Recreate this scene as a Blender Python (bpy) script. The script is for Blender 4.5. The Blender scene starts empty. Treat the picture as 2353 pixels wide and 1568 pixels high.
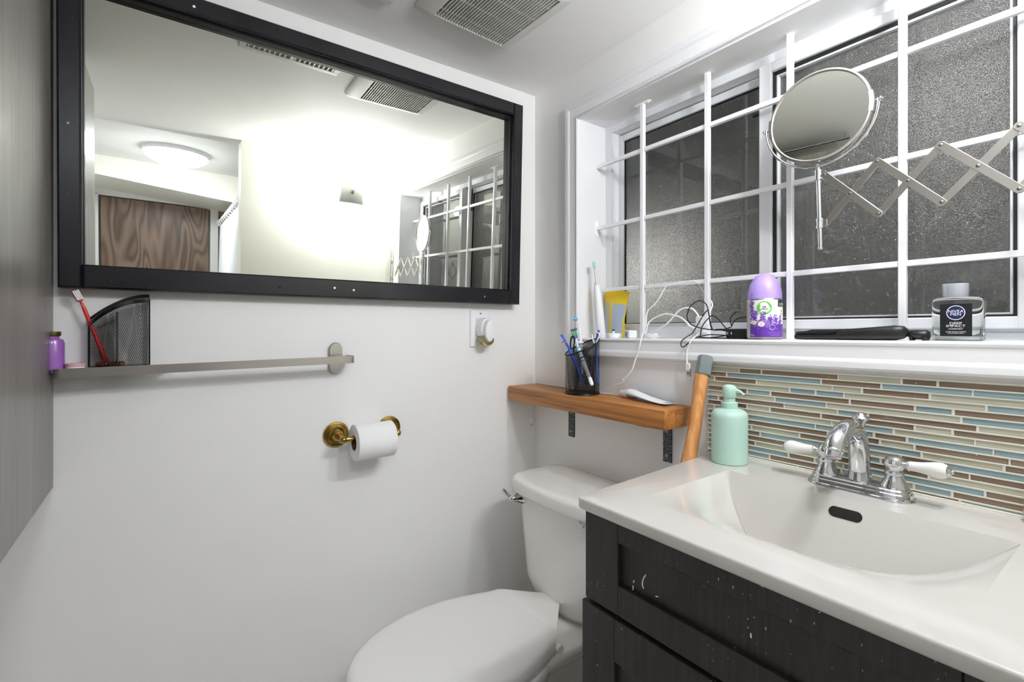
import bpy, bmesh, math, random
from mathutils import Vector, Matrix
random.seed(7)
SC = bpy.context.scene
COL = SC.collection
PI = math.pi

# ------------------------------------------------------------------ camera, world, lights, exposure
FPX, CU, HZ = 1107.0, 1176.5, 757.0          # focal length in pixels, principal column, horizon row
YAW = math.radians(36.0)
FW = Vector((-math.cos(YAW), math.sin(YAW), 0)); RT = Vector((math.sin(YAW), math.cos(YAW), 0))
CAM = Vector((1.327, -1.0647, 1.16))
cd = bpy.data.cameras.new('camera'); cam = bpy.data.objects.new('camera', cd); COL.objects.link(cam)
cd.sensor_width = 36.0; cd.lens = FPX / 2353 * 36.0; cd.clip_start = 0.01; cd.clip_end = 50
cd.shift_y = -(784.0 - HZ) / 2353
cam.location = CAM
cam.rotation_euler = (PI / 2, 0, PI / 2 - YAW)
SC.camera = cam
wd = bpy.data.worlds.new('night'); SC.world = wd; wd.use_nodes = True
wd.node_tree.nodes['Background'].inputs[0].default_value = (0.012, 0.014, 0.018, 1)
wd.node_tree.nodes['Background'].inputs[1].default_value = 1.0
SC.view_settings.view_transform = 'Standard'
try: SC.view_settings.look = 'None'
except Exception: pass
SC.view_settings.gamma = 1.0
SC.view_settings.use_curve_mapping = False
SC.view_settings.exposure = 0.0
BULB_STRENGTH = 240.0        # the two bulbs of the wall light
DOME_STRENGTH = 46.0         # the ceiling lamp in the passage
SC.cycles.max_bounces = 12; SC.cycles.diffuse_bounces = 9; SC.cycles.glossy_bounces = 6
SC.cycles.transmission_bounces = 8; SC.cycles.transparent_max_bounces = 12
SC.cycles.caustics_reflective = False; SC.cycles.caustics_refractive = True
SC.cycles.sample_clamp_indirect = 6.0

def ray(u, v): return FW + RT * ((u - CU) / FPX) + Vector((0, 0, (HZ - v) / FPX))
def X(u, v, x): d = ray(u, v); return CAM + d * ((x - CAM.x) / d.x)
def Y(u, v, y): d = ray(u, v); return CAM + d * ((y - CAM.y) / d.y)
def Z(u, v, z): d = ray(u, v); return CAM + d * ((z - CAM.z) / d.z)

# ------------------------------------------------------------------ materials
def lin(c):
    f = lambda s: s / 12.92 if s <= 0.04045 else ((s + 0.055) / 1.055) ** 2.4
    if isinstance(c, str): c = tuple(int(c[i:i + 2], 16) / 255 for i in (0, 2, 4))
    return tuple(f(x) for x in c) + (1.0,)
class NT:
    def __init__(s, name):
        s.m = bpy.data.materials.new(name); s.m.use_nodes = True; s.t = s.m.node_tree; s.n = s.t.nodes; s.p = s.n['Principled BSDF']
    def add(s, t, **k):
        n = s.n.new(t)
        for a, v in k.items(): setattr(n, a, v)
        return n
    def ln(s, a, b): s.t.links.new(a, b)
    def coord(s, scale=(1, 1, 1), out='Object', rot=(0, 0, 0)):
        tc = s.add('ShaderNodeTexCoord'); mp = s.add('ShaderNodeMapping'); mp.inputs['Scale'].default_value = scale; mp.inputs['Rotation'].default_value = rot
        s.ln(tc.outputs[out], mp.inputs[0]); return mp.outputs[0]
    def noise(s, vec, scale=5, detail=4, rough=.5, dist=0):
        n = s.add('ShaderNodeTexNoise'); n.inputs['Scale'].default_value = scale; n.inputs['Detail'].default_value = detail
        n.inputs['Roughness'].default_value = rough; n.inputs['Distortion'].default_value = dist
        s.ln(vec, n.inputs['Vector']); return n.outputs['Fac']
    def ramp(s, fac, stops, interp='LINEAR'):
        r = s.add('ShaderNodeValToRGB'); r.color_ramp.interpolation = interp; e = r.color_ramp.elements
        while len(e) < len(stops): e.new(.5)
        for k, (p, c) in enumerate(stops):
            e[k].position = p; e[k].color = lin(c) if not isinstance(c, float) else (c, c, c, 1)
        s.ln(fac, r.inputs[0]); return r.outputs[0]
    def mix(s, fac, a, b, mode='MIX'):
        m = s.add('ShaderNodeMix', data_type='RGBA', blend_type=mode)
        for v, i in ((fac, 0), (a, 6), (b, 7)):
            if isinstance(v, (int, float)): m.inputs[i].default_value = v
            elif isinstance(v, tuple): m.inputs[i].default_value = v
            else: s.ln(v, m.inputs[i])
        return m.outputs[2]
    def bump(s, h, strength=.2, dist=.001):
        b = s.add('ShaderNodeBump'); b.inputs['Strength'].default_value = strength; b.inputs['Distance'].default_value = dist
        s.ln(h, b.inputs['Height']); s.ln(b.outputs[0], s.p.inputs['Normal']); return b.outputs[0]
def mat(name, col, rough=.5, metal=0.0, coat=0.0, trans=0.0, ior=1.45, emit=0.0, sub=0.0, spec=None):
    k = NT(name); p = k.p.inputs
    p['Base Color'].default_value = lin(col); p['Roughness'].default_value = rough; p['Metallic'].default_value = metal
    p['Coat Weight'].default_value = coat; p['Coat Roughness'].default_value = .05; p['Transmission Weight'].default_value = trans; p['IOR'].default_value = ior
    if spec is not None: p['Specular IOR Level'].default_value = spec
    if emit: p['Emission Color'].default_value = lin(col); p['Emission Strength'].default_value = emit
    if sub: p['Subsurface Weight'].default_value = sub; p['Subsurface Radius'].default_value = (.004, .004, .004)
    return k.m
def paint(name, col, rough, bs=120, st=.12, blot=.03):
    k = NT(name); v = k.coord(); n = k.noise(v, bs, 3); b = k.noise(v, 2.2, 5, .6)
    c = lin(col); d = tuple(x * (1 - 2.2 * blot) for x in c[:3]) + (1.0,)
    k.ln(k.mix(b, d, c), k.p.inputs['Base Color']); k.p.inputs['Roughness'].default_value = rough
    k.bump(n, st, .0006); return k.m
M = {}
M['wall'] = paint('wall_paint', 'F0EFED', .55, blot=.012)
M['ceil'] = paint('ceiling_paint', 'F0EFED', .7, blot=.012)
M['trimw'] = paint('gloss_white_paint', 'EDEDEF', .25, 60, .05, .015)
M['cream'] = paint('cream_paint', 'F0EEE4', .5, blot=.012)
M['vinyl'] = mat('white_vinyl', 'E6E8EA', .3)
M['barw'] = mat('white_bar_enamel', 'F6F6F8', .25)
M['white'] = mat('white_plastic', 'EEEEF0', .3)
M['whiteg'] = mat('grey_white_plastic', 'D6D6D4', .4)
M['porc'] = mat('white_porcelain', 'ECEBE6', .12, coat=.6)
M['seat'] = mat('toilet_seat_plastic', 'E9E7E3', .22, coat=.3)
M['counter'] = mat('cultured_marble', 'CDCAC4', .16, coat=.4)
M['chrome'] = mat('chrome', 'D9DADC', .06, 1.0)
M['nickel'] = mat('satin_nickel', 'C9C5BE', .28, 1.0)
M['steel'] = mat('dark_screw_steel', '8A8A8A', .35, 1.0)
M['mirror'] = mat('mirror_silver', 'F0F2E8', .0, 1.0)
M['black'] = mat('black_plastic', '151516', .42)
M['blackm'] = mat('black_mesh_enamel', '0C0B0B', .35, .3)
M['rubber'] = mat('black_gasket', '0A0A0A', .6)
M['paper'] = paint('toilet_paper', 'F1F1F0', .9, 260, .5, .01)
M['kraft'] = mat('cardboard_core', '6A4A2C', .9)
M['mint'] = mat('mint_ceramic', 'B2D2C5', .45)
M['green'] = mat('green_logo', '5DB84A', .4)
M['navy'] = mat('navy_label', '1D2550', .35)
M['label'] = mat('black_label', '14161C', .3)
M['ink'] = mat('white_ink', 'F2F2F2', .5)
M['dink'] = mat('dark_ink', '33363E', .6)
M['purple'] = mat('lilac_cap', 'B79CEB', .35)
M['violet'] = mat('violet_print', '5A2E96', .45)
M['lav'] = mat('lavender_print', '8C68BE', .5)
M['petal'] = mat('daisy_print', 'F7F4EE', .5)
M['yolk'] = mat('daisy_centre_print', 'D9A02C', .5)
M['tin'] = mat('tin_rim', 'B9B4A4', .3, 1.0)
M['greycap'] = mat('grey_rubber_cap', '6E7676', .5)
M['red'] = mat('red_plastic', 'C5221B', .35)
M['bristle'] = mat('white_bristles', 'F2EDEC', .8)
M['liquid'] = mat('purple_liquid', '9A63B5', .2, coat=.6)
M['goldcap'] = mat('brass_cap', '6F6238', .4, .8)
M['pinkcap'] = mat('pink_lid', 'E3A9AC', .4)
M['copper'] = mat('copper_coil', '7C4A32', .45, .3)
M['blue'] = mat('blue_plastic', '2B50B8', .35)
M['bluel'] = mat('light_blue_plastic', '6FB6E6', .35)
M['teal'] = mat('aqua_plastic', '7FD3D8', .35)
M['lime'] = mat('lime_plastic', 'C8DE4A', .35)
M['mintb'] = mat('mint_bristles', 'A9E0CF', .7)
M['yellow'] = mat('yellow_packet', 'EBCB1B', .3)
M['pasteblue'] = mat('tube_blue', '5CBFE4', .35)
M['pastered'] = mat('tube_red', '9C2A2A', .35)
M['brass_k'] = None
k = NT('aged_brass'); n = k.noise(k.coord(), 40, 4)
k.ln(k.ramp(n, [(.3, '8C6C2C'), (.7, 'C9AA5C')]), k.p.inputs['Base Color']); k.p.inputs['Metallic'].default_value = 1; k.p.inputs['Roughness'].default_value = .2; M['brass'] = k.m
k = NT('scratched_iron'); v = k.coord(); n = k.noise(v, 260, 5, .7)
k.ln(k.ramp(n, [(.42, '17181A'), (.55, '5A5C5E'), (.66, 'B8BABC')]), k.p.inputs['Base Color']); k.p.inputs['Metallic'].default_value = .6; k.p.inputs['Roughness'].default_value = .45; k.bump(n, .3, .0005); M['iron'] = k.m
def wood(name, stops, axis, fine, coarse, rough=.45, gl=0.0, dist=1.2):
    k = NT(name); s = [1, 1, 1]; s[axis] = .03
    v = k.coord(tuple(s)); n1 = k.noise(v, fine, 6, .6, dist); n2 = k.noise(v, coarse, 4, .5, .6)
    m = k.mix(.5, n1, n2); k.ln(k.ramp(m, stops), k.p.inputs['Base Color'])
    k.p.inputs['Roughness'].default_value = rough; k.p.inputs['Coat Weight'].default_value = gl; k.bump(n1, .15, .0006); return k.m
M['shelfwood'] = wood('fir_shelf', [(.36, '7A4A22'), (.46, 'A0672F'), (.56, 'B57C42'), (.68, 'C08A50')], 0, 110, 34)
M['stickwood'] = wood('varnished_handle', [(.34, '7C4420'), (.42, 'B4733A'), (.55, 'D0945A'), (.7, 'DEAA74')], 2, 60, 18, .35, .3)
M['panel'] = wood('taupe_veneer', [(.36, '625C57'), (.5, '7C7772'), (.64, '8F8A84')], 2, 120, 7, .34)
def doorwood():
    k = NT('brown_oak_veneer'); n = k.noise(k.coord((1, 1, .16)), 5.5, 2, .45, .3)
    m1 = k.add('ShaderNodeMath', operation='MULTIPLY'); k.ln(n, m1.inputs[0]); m1.inputs[1].default_value = 95
    sn = k.add('ShaderNodeMath', operation='SINE'); k.ln(m1.outputs[0], sn.inputs[0])
    ad = k.add('ShaderNodeMath', operation='MULTIPLY_ADD'); k.ln(sn.outputs[0], ad.inputs[0]); ad.inputs[1].default_value = .5; ad.inputs[2].default_value = .5
    f = k.noise(k.coord((1, 1, .03)), 150, 4); big = k.noise(k.coord((1, 1, .5)), 3, 2)
    m = k.mix(.35, ad.outputs[0], f); m = k.mix(.3, m, big)
    k.ln(k.ramp(m, [(.22, '4C3C33'), (.4, '6A5548'), (.7, '7C6659')]), k.p.inputs['Base Color'])
    k.p.inputs['Roughness'].default_value = .4; return k.m
M['door'] = doorwood()
def espresso():
    k = NT('espresso_cabinet'); v = k.coord((1, 1, .05)); g = k.noise(v, 180, 5, .6)
    base = k.ramp(g, [(.35, '1E1B19'), (.65, '2E2B28')])
    sp = k.noise(k.coord((1, 1, .6)), 210, 2, .4); ms = k.noise(k.coord(), 5, 3)
    t = k.ramp(sp, [(.715, 0.0), (.735, 1.0)]); t2 = k.ramp(ms, [(.42, 0.0), (.6, .9)])
    fac = k.mix(1.0, t, t2, 'MULTIPLY')
    k.ln(k.mix(fac, base, lin('CFCAC4')), k.p.inputs['Base Color']); k.p.inputs['Roughness'].default_value = .42; k.bump(g, .2, .0004); return k.m
M['cab'] = espresso()
def frame_black():
    k = NT('black_painted_frame'); n = k.noise(k.coord(), 240, 3, .5); s = k.ramp(n, [(.72, 0.0), (.75, .6)])
    b = k.noise(k.coord(), 9, 3)
    k.ln(k.mix(s, k.ramp(b, [(.4, '0D0D10'), (.65, '16171C')]), lin('8C8A86')), k.p.inputs['Base Color']); k.p.inputs['Roughness'].default_value = .26; k.bump(k.noise(k.coord(), 60, 4), .12, .001); return k.m
M['frame'] = frame_black()
def tile_glass(name, c1, c2):
    k = NT(name); oi = k.add('ShaderNodeObjectInfo'); n = k.noise(k.coord((1, 1, 1)), 14, 3)
    base = k.ramp(oi.outputs['Random'], [(0., c1), (1., c2)])
    sp = k.ramp(k.noise(k.coord(), 190, 2, .4), [(.75, 0.0), (.77, 1.0)])
    k.ln(k.mix(sp, base, lin('E6E4DC')), k.p.inputs['Base Color']); k.p.inputs['Roughness'].default_value = .22; k.p.inputs['Coat Weight'].default_value = .4
    return k.m
M['t_brown'] = tile_glass('brown_glass_tile', '7A6756', '8E7A68')
M['t_cream'] = tile_glass('sage_cream_glass_tile', 'B9B8A4', 'C4C3B2')
M['t_blue'] = tile_glass('aqua_glass_tile', '89A3AB', '98B0B6')
M['grout'] = paint('grout', 'E2DED2', .9, 300, .4, .04)
def privacy(name, sc):
    # obscure glass at night: smooth inner face over a pebbled outer face, added glowing globes in the dark behind
    k = NT(name); v = k.coord(); vo = k.add('ShaderNodeTexVoronoi'); vo.inputs['Scale'].default_value = sc; k.ln(v, vo.inputs['Vector'])
    n = k.noise(v, sc * .8, 3, .6); h = k.mix(.5, vo.outputs['Distance'], n)
    b = k.add('ShaderNodeBump'); b.inputs['Strength'].default_value = 1.0; b.inputs['Distance'].default_value = .0022; k.ln(h, b.inputs['Height'])
    k.ln(b.outputs[0], k.p.inputs['Normal'])
    p = k.p.inputs; p['Base Color'].default_value = lin('B9B9B7'); p['Roughness'].default_value = .06; p['Transmission Weight'].default_value = 1.0; p['IOR'].default_value = 1.5
    p['Coat Weight'].default_value = 1.0; p['Coat Roughness'].default_value = .0; p['Coat IOR'].default_value = 1.5
    return k.m
M['privacy'] = privacy('obscure_glass', 650)
M['clear'] = mat('clear_glass', 'F7FAF8', .0, trans=1.0, ior=1.45)
M['bottle'] = mat('bottle_glass', 'F4F7F4', .02, trans=1.0, ior=1.45)
M['smoke'] = mat('yellow_oil_glass', 'DDD6A0', .05, trans=.9, ior=1.4)
M['paneglow'] = mat('added_pane_glow', 'F3F2EE', .5, emit=6.5)  # emission of the globes added outside for the glow in the panes
M['concrete'] = paint('dark_concrete', '4A4A46', .9)
M['lavb'] = mat('lavender_bristles', 'C4BEDF', .8)
M['bulb'] = mat('bulb_glow', 'F6F9FF', .5, emit=BULB_STRENGTH)
M['dome'] = mat('dome_glow', 'F1F6FF', .5, emit=DOME_STRENGTH)
def frosted():
    k = NT('frosted_glass'); k.p.inputs['Base Color'].default_value = lin('E9EDE6'); k.p.inputs['Roughness'].default_value = .35; k.p.inputs['Transmission Weight'].default_value = .15; return k.m
M['frost'] = frosted()
def curtain():
    k = NT('white_curtain'); k.p.inputs['Base Color'].default_value = lin('E8EBEE'); k.p.inputs['Roughness'].default_value = .45; k.p.inputs['Transmission Weight'].default_value = 0
    return k.m
M['curtain'] = curtain()
M['floor'] = paint('floor_vinyl', 'B5AFA8', .4)
M['vent'] = mat('vent_plastic', 'D9D8D2', .45)
M['dust'] = mat('dusty_duct', '2A2520', .9)
M['hole'] = mat('dark_hole', '17130E', .9)
M['knobgrey'] = mat('grey_knob', '8F9290', .35, .8)
def stripes():
    k = NT('small_print_panel'); v = k.coord((1, 1, 1)); w = k.add('ShaderNodeTexWave', wave_type='BANDS', bands_direction='Z'); w.inputs['Scale'].default_value = 170; w.inputs['Distortion'].default_value = 3.5; w.inputs['Detail'].default_value = 3
    k.ln(v, w.inputs['Vector']); k.ln(k.ramp(w.outputs['Fac'], [(.25, '93A6BE'), (.6, 'AFBED0'), (.85, 'D3DCE6')]), k.p.inputs['Base Color']); return k.m
M['print'] = stripes()
def barcode():
    k = NT('grey_small_print'); v = k.coord((1, 1, 1)); w = k.add('ShaderNodeTexWave', wave_type='BANDS', bands_direction='Z'); w.inputs['Scale'].default_value = 120; w.inputs['Distortion'].default_value = .5
    k.ln(v, w.inputs['Vector']); k.ln(k.ramp(w.outputs['Fac'], [(.35, '9A9A9C'), (.6, 'E4E4E6')]), k.p.inputs['Base Color']); return k.m
M['barcode'] = barcode()

# ------------------------------------------------------------------ mesh builder
class MB:
    def __init__(s): s.v = []; s.f = []; s.mi = []
    def quadloop(s, loops, close=True, caps=True, mi=0):
        n = len(loops[0]); b = len(s.v)
        for L in loops: s.v += [tuple(p) for p in L]
        for i in range(len(loops) - 1):
            for j in range(n if close else n - 1):
                a = b + i * n + j; c = b + i * n + (j + 1) % n
                s.f.append((a, c, c + n, a + n)); s.mi.append(mi)
        if caps:
            s.f.append(tuple(b + j for j in range(n - 1, -1, -1))); s.mi.append(mi)
            s.f.append(tuple(b + (len(loops) - 1) * n + j for j in range(n))); s.mi.append(mi)
        return s
    def box(s, lo, hi, ch=0.0, mi=0, mtx=None):
        x0, y0, z0 = lo; x1, y1, z1 = hi
        def ring(z, e): return [(x0 + e, y0, z), (x1 - e, y0, z), (x1, y0 + e, z), (x1, y1 - e, z), (x1 - e, y1, z), (x0 + e, y1, z), (x0, y1 - e, z), (x0, y0 + e, z)]
        if ch <= 0:
            L = [[(x0, y0, z0), (x1, y0, z0), (x1, y1, z0), (x0, y1, z0)], [(x0, y0, z1), (x1, y0, z1), (x1, y1, z1), (x0, y1, z1)]]
        else:
            def rin(z, c, e): return [(x0 + c + e, y0 + c, z), (x1 - c - e, y0 + c, z), (x1 - c, y0 + c + e, z), (x1 - c, y1 - c - e, z), (x1 - c - e, y1 - c, z), (x0 + c + e, y1 - c, z), (x0 + c, y1 - c - e, z), (x0 + c, y0 + c + e, z)]
            L = [rin(z0, ch, ch * .3), rin(z0 + ch, 0, ch), rin(z1 - ch, 0, ch), rin(z1, ch, ch * .3)]
        if mtx is not None: L = [[tuple(mtx @ Vector(p)) for p in l] for l in L]
        return s.quadloop(L, mi=mi)
    def tube(s, path, r, n=8, mi=0, caps=True):
        P = [Vector(p) for p in path]; rr = r if isinstance(r, (list, tuple)) else [r] * len(P)
        L = []; prev = None
        for i, p in enumerate(P):
            t = (P[min(i + 1, len(P) - 1)] - P[max(i - 1, 0)])
            if t.length < 1e-9: t = Vector((0, 0, 1))
            t.normalize()
            if prev is None:
                a = Vector((0, 0, 1)) if abs(t.z) < .9 else Vector((1, 0, 0)); a = (a - t * a.dot(t)).normalized()
            else:
                a = prev - t * prev.dot(t)
                a = a.normalized() if a.length > 1e-6 else t.orthogonal().normalized()
            prev = a; b = t.cross(a)
            L.append([p + (a * math.cos(2 * PI * j / n) + b * math.sin(2 * PI * j / n)) * rr[i] for j in range(n)])
        return s.quadloop(L, caps=caps, mi=mi)
    def lathe(s, prof, c=(0, 0, 0), n=32, ax=(0, 0, 1), mi=0, caps=True):
        ax = Vector(ax).normalized(); a = ax.orthogonal().normalized()
        if abs(ax.z) > .99: a = Vector((1, 0, 0))
        b = ax.cross(a); c = Vector(c)
        L = [[c + ax * h + (a * math.cos(2 * PI * j / n) + b * math.sin(2 * PI * j / n)) * max(r, 1e-5) for j in range(n)] for r, h in prof]
        return s.quadloop(L, mi=mi, caps=caps)
    def grid(s, rows, mi=0):
        return s.quadloop(rows, close=False, caps=False, mi=mi)
    def build(s, name, m, parent=None, smooth=35, bevel=0.0, seg=2, sub=0, loc=None):
        me = bpy.data.meshes.new(name); V = s.v
        if loc is not None: V = [(p[0] - loc[0], p[1] - loc[1], p[2] - loc[2]) for p in V]
        me.from_pydata(V, [], s.f)
        ms = m if isinstance(m, (list, tuple)) else [m]
        for q in ms: me.materials.append(M[q] if isinstance(q, str) else q)
        if len(ms) > 1: me.polygons.foreach_set('material_index', s.mi)
        bm = bmesh.new(); bm.from_mesh(me); bmesh.ops.remove_doubles(bm, verts=bm.verts, dist=1e-6); bmesh.ops.recalc_face_normals(bm, faces=bm.faces)
        if bevel > 0:
            es = [e for e in bm.edges if len(e.link_faces) == 2 and e.calc_face_angle(0) > .6]
            bmesh.ops.bevel(bm, geom=es, offset=bevel, segments=seg, affect='EDGES', profile=.5, clamp_overlap=True)
        bm.to_mesh(me); bm.free()
        o = bpy.data.objects.new(name, me); COL.objects.link(o)
        if smooth:
            me.shade_smooth(); me.set_sharp_from_angle(angle=math.radians(smooth))
        if sub:
            md = o.modifiers.new('subdivision', 'SUBSURF'); md.levels = sub; md.render_levels = sub
        if parent: o.parent = parent
        if loc is not None: o.location = loc
        return o
def tag(o, label, cat, group=None):
    o['label'] = label; o['category'] = cat
    if group: o['group'] = group
    return o
def thing(name, label, cat, loc=(0, 0, 0), group=None):
    # an Empty at the world origin keeps part coordinates in world space; its own place is the thing's base
    o = bpy.data.objects.new(name, None); COL.objects.link(o); o.empty_display_size = .02
    o.location = loc
    return tag(o, label, cat, group)
def attach(o, parent):
    o.parent = parent
    if parent is not None and parent.parent is None and parent.type == 'EMPTY':
        o.matrix_parent_inverse = Matrix.Translation(-parent.location)
    return o
def part(mb, name, m, t, **k): return attach(mb.build(name, m, None, **k), t)
def struct(mb, name, m, **k):
    o = mb.build(name, m, **k); o['kind'] = 'structure'; return o
def stuff(o): o['kind'] = 'stuff'; return o
def catmull(P, k=6):
    P = [Vector(p) for p in P]; out = []
    for i in range(len(P) - 1):
        p0 = P[max(i - 1, 0)]; p1 = P[i]; p2 = P[i + 1]; p3 = P[min(i + 2, len(P) - 1)]
        for j in range(k):
            t = j / k
            out.append(.5 * ((2 * p1) + (p2 - p0) * t + (2 * p0 - 5 * p1 + 4 * p2 - p3) * t * t + (3 * p1 - p0 - 3 * p2 + p3) * t ** 3))
    out.append(P[-1]); return out
def sell(cx, cy, a, b, z, n=40, e=2.0, rot=0.0):
    L = []
    for j in range(n):
        t = 2 * PI * j / n; c, s = math.cos(t), math.sin(t)
        x = a * math.copysign(abs(c) ** (2 / e), c); y = b * math.copysign(abs(s) ** (2 / e), s)
        L.append((cx + x * math.cos(rot) - y * math.sin(rot), cy + x * math.sin(rot) + y * math.cos(rot), z))
    return L
def text_mesh(txt, size, name, m, parent, origin, xd, up, ext=.0001, align='CENTER', sx=1.0):
    cu = bpy.data.curves.new(name, 'FONT'); cu.body = txt; cu.size = size; cu.align_x = align; cu.align_y = 'CENTER'; cu.extrude = ext; cu.resolution_u = 3
    tmp = bpy.data.objects.new(name + '_tmp', cu); COL.objects.link(tmp)
    dg = bpy.context.evaluated_depsgraph_get(); dg.update()
    me = bpy.data.meshes.new_from_object(tmp.evaluated_get(dg)); bpy.data.objects.remove(tmp)
    xd = Vector(xd).normalized(); up = Vector(up).normalized(); nz = xd.cross(up)
    mt = Matrix(((xd.x, up.x, nz.x, origin[0]), (xd.y, up.y, nz.y, origin[1]), (xd.z, up.z, nz.z, origin[2]), (0, 0, 0, 1)))
    me.transform(Matrix.Diagonal((sx, 1, 1, 1))); me.transform(mt); me.materials.clear(); me.materials.append(M[m])
    o = bpy.data.objects.new(name, me); COL.objects.link(o); return attach(o, parent)
# ------------------------------------------------------------------ the room shell
CEIL = 1.982; WL, WR, WT, WB = .2282, 1.225, 1.8185, 1.132     # window opening left, right, top, bottom
RX = 1.35                                                       # wall with the sconce
def V3(*a): return Vector(a)
w = MB(); w.box((-.1, -1.7, 0), (0, .2, 2.1)); struct(w, 'wall_left', 'wall', smooth=0)
w = MB()
w.box((0, 0, 0), (WL, .2, 2.1)); w.box((WR, 0, 0), (RX + 1.6, .2, 2.1)); w.box((WL, 0, WT), (WR, .2, 2.1)); w.box((WL, 0, 0), (WR, .2, WB))
wall_back = struct(w, 'wall_back', 'wall', smooth=0)
w = MB(); w.box((RX, -.76, 0), (RX + .1, 0, 2.02)); struct(w, 'wall_right', 'cream', smooth=0)
w = MB(); w.box((0, -1.7, 0), (2.95, -1.56, 2.1)); struct(w, 'wall_front', 'wall', smooth=0)
w = MB(); w.box((2.85, -1.56, 0), (2.95, 0, 2.1)); struct(w, 'wall_far_right', 'cream', smooth=0)
w = MB(); w.box((-.1, -1.7, -.1), (2.95, .2, 0)); struct(w, 'floor', 'floor', smooth=0)
w = MB(); w.quadloop([[(0, 0, CEIL), (RX + .1, 0, CEIL), (RX + .1, -1.56, CEIL - .012), (0, -1.56, CEIL - .022)], [(0, 0, 2.1), (RX + .1, 0, 2.1), (RX + .1, -1.56, 2.1), (0, -1.56, 2.1)]])
struct(w, 'ceiling', 'ceil', smooth=0)
w = MB(); w.box((RX + .1, -1.56, 2.02), (2.85, 0, 2.1)); struct(w, 'ceiling_2', 'ceil', smooth=0)
# bulkhead beam with a sloping underside across the passage
w = MB(); w.quadloop([[(2.4, -1.56, 1.925), (2.85, -1.56, 1.90), (2.85, -1.56, 2.02), (2.4, -1.56, 2.02)], [(2.4, 0, 1.79), (2.85, 0, 1.78), (2.85, 0, 2.02), (2.4, 0, 2.02)]])
struct(w, 'trim_6', 'cream', smooth=0)
# baseboard on the mirror wall
w = MB(); w.box((0, -1.55, 0), (.012, 0, .085), .003); struct(w, 'baseboard_left', 'trimw')

# window casing: a moulded picture frame, mitred at the corners
prof = [(.0, .0), (.0, .011), (.004, .0145), (.0085, .0135), (.0115, .0115), (.034, .0140), (.0385, .0168), (.043, .0185), (.052, .0185), (.0565, .015), (.0585, .0)]
def casing_rect(d): return [(WL - d, WB + .001 - d * .98 - .0005), (WR + d, WB + .009 - d * .98), (WR + d, WT + .008 + d), (WL - d, WT + d)]
w = MB()
rects = [[(x, -h, z) for x, z in casing_rect(d)] for d, h in prof]
w.quadloop([[rects[j][i] for j in range(len(prof))] for i in (0, 1, 2, 3, 0)], caps=False)
struct(w, 'trim_1', 'trimw', smooth=25)
# sill board and soffit liners of the recess, very slightly out of level like the casing
w = MB(); w.quadloop([[(WL, -.011, WB - .012), (WR, -.011, WB - .005), (WR, .2, WB - .003), (WL, .2, WB - .012)], [(WL, -.011, WB + .001), (WR, -.011, WB + .009), (WR, .2, WB + .010), (WL, .2, WB + .002)]])
struct(w, 'trim_2', 'trimw', bevel=.003)
w = MB(); w.quadloop([[(WL, -.004, WT), (WR, -.004, WT + .007), (WR, .2, WT + .003), (WL, .2, WT - .001)], [(WL, -.004, WT + .02), (WR, -.004, WT + .02), (WR, .2, WT + .02), (WL, .2, WT + .02)]])
struct(w, 'trim_3', 'trimw')
w = MB(); w.box((WL - .004, -.003, WB), (WL + .001, .2, WT + .004)); w.box((WR - .001, -.003, WB), (WR + .004, .2, WT + .004)); struct(w, 'trim_4', 'trimw')

# the sliding window
win = bpy.data.objects.new('window_1', None); COL.objects.link(win); win['kind'] = 'structure'
def ring(mb, x0, x1, z0, z1, wl, wr, wt, wb, y0, y1, ch=.0015):
    mb.box((x0, y0, z0), (x0 + wl, y1, z1), ch); mb.box((x1 - wr, y0, z0), (x1, y1, z1), ch)
    mb.box((x0 + wl - .001, y0, z1 - wt), (x1 - wr + .001, y1, z1), ch); mb.box((x0 + wl - .001, y0, z0), (x1 - wr + .001, y1, z0 + wb), ch)
f = MB(); ring(f, WL, WR, WB - .004, WT + .004, .026, .026, .026, .026, .113, .199)
fr = part(f, 'window_frame', 'vinyl', win)
f = MB(); f.box((WL + .02, .150, WB + .02), (WR - .02, .156, WB + .03)); f.box((WL + .02, .120, WB + .01), (WR - .02, .126, WB + .036)); attach(f.build('track_rib', 'vinyl', None), fr)
s1 = MB(); ring(s1, .254, .752, 1.158, 1.793, .017, .02, .020, .020, .148, .176)
s1 = part(s1, 'sliding_sash', 'vinyl', win)
g = MB(); ring(g, .270, .733, 1.1765, 1.7745, .0035, .0035, .0035, .0035, .156, .162, 0); attach(g.build('gasket', 'rubber', None), s1)
g = MB(); g.box((.271, .160, 1.1775), (.732, .166, 1.7735)); attach(g.build('pane', 'privacy', None, smooth=0), s1)
s2 = MB(); ring(s2, .7376, 1.2, 1.161, 1.791, .029, .029, .0235, .021, .098, .140, .002)
s2 = part(s2, 'fixed_sash', 'vinyl', win)
g = MB(); ring(g, .7661, 1.1715, 1.1815, 1.768, .006, .006, .006, .0035, .106, .130, 0); attach(g.build('gasket', 'rubber', None), s2)
g = MB(); ring(g, .772, 1.1655, 1.185, 1.762, .005, .005, .005, .004, .112, .130, .001); attach(g.build('glazing_bead', 'vinyl', None), s2)
g = MB(); g.box((.7755, .122, 1.187), (1.162, .128, 1.7585)); attach(g.build('pane', 'privacy', None, smooth=0), s2)
g = MB(); g.box((.725, .139, 1.69), (.7375, .149, 1.792), .001); g.box((.700, .139, 1.693), (.730, .146, 1.701), .002)
g.lathe([(.006, 0), (.006, .006)], (.722, .139, 1.712), 14, (0, -1, 0)); attach(g.build('latch', 'black', None), s1)

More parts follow.
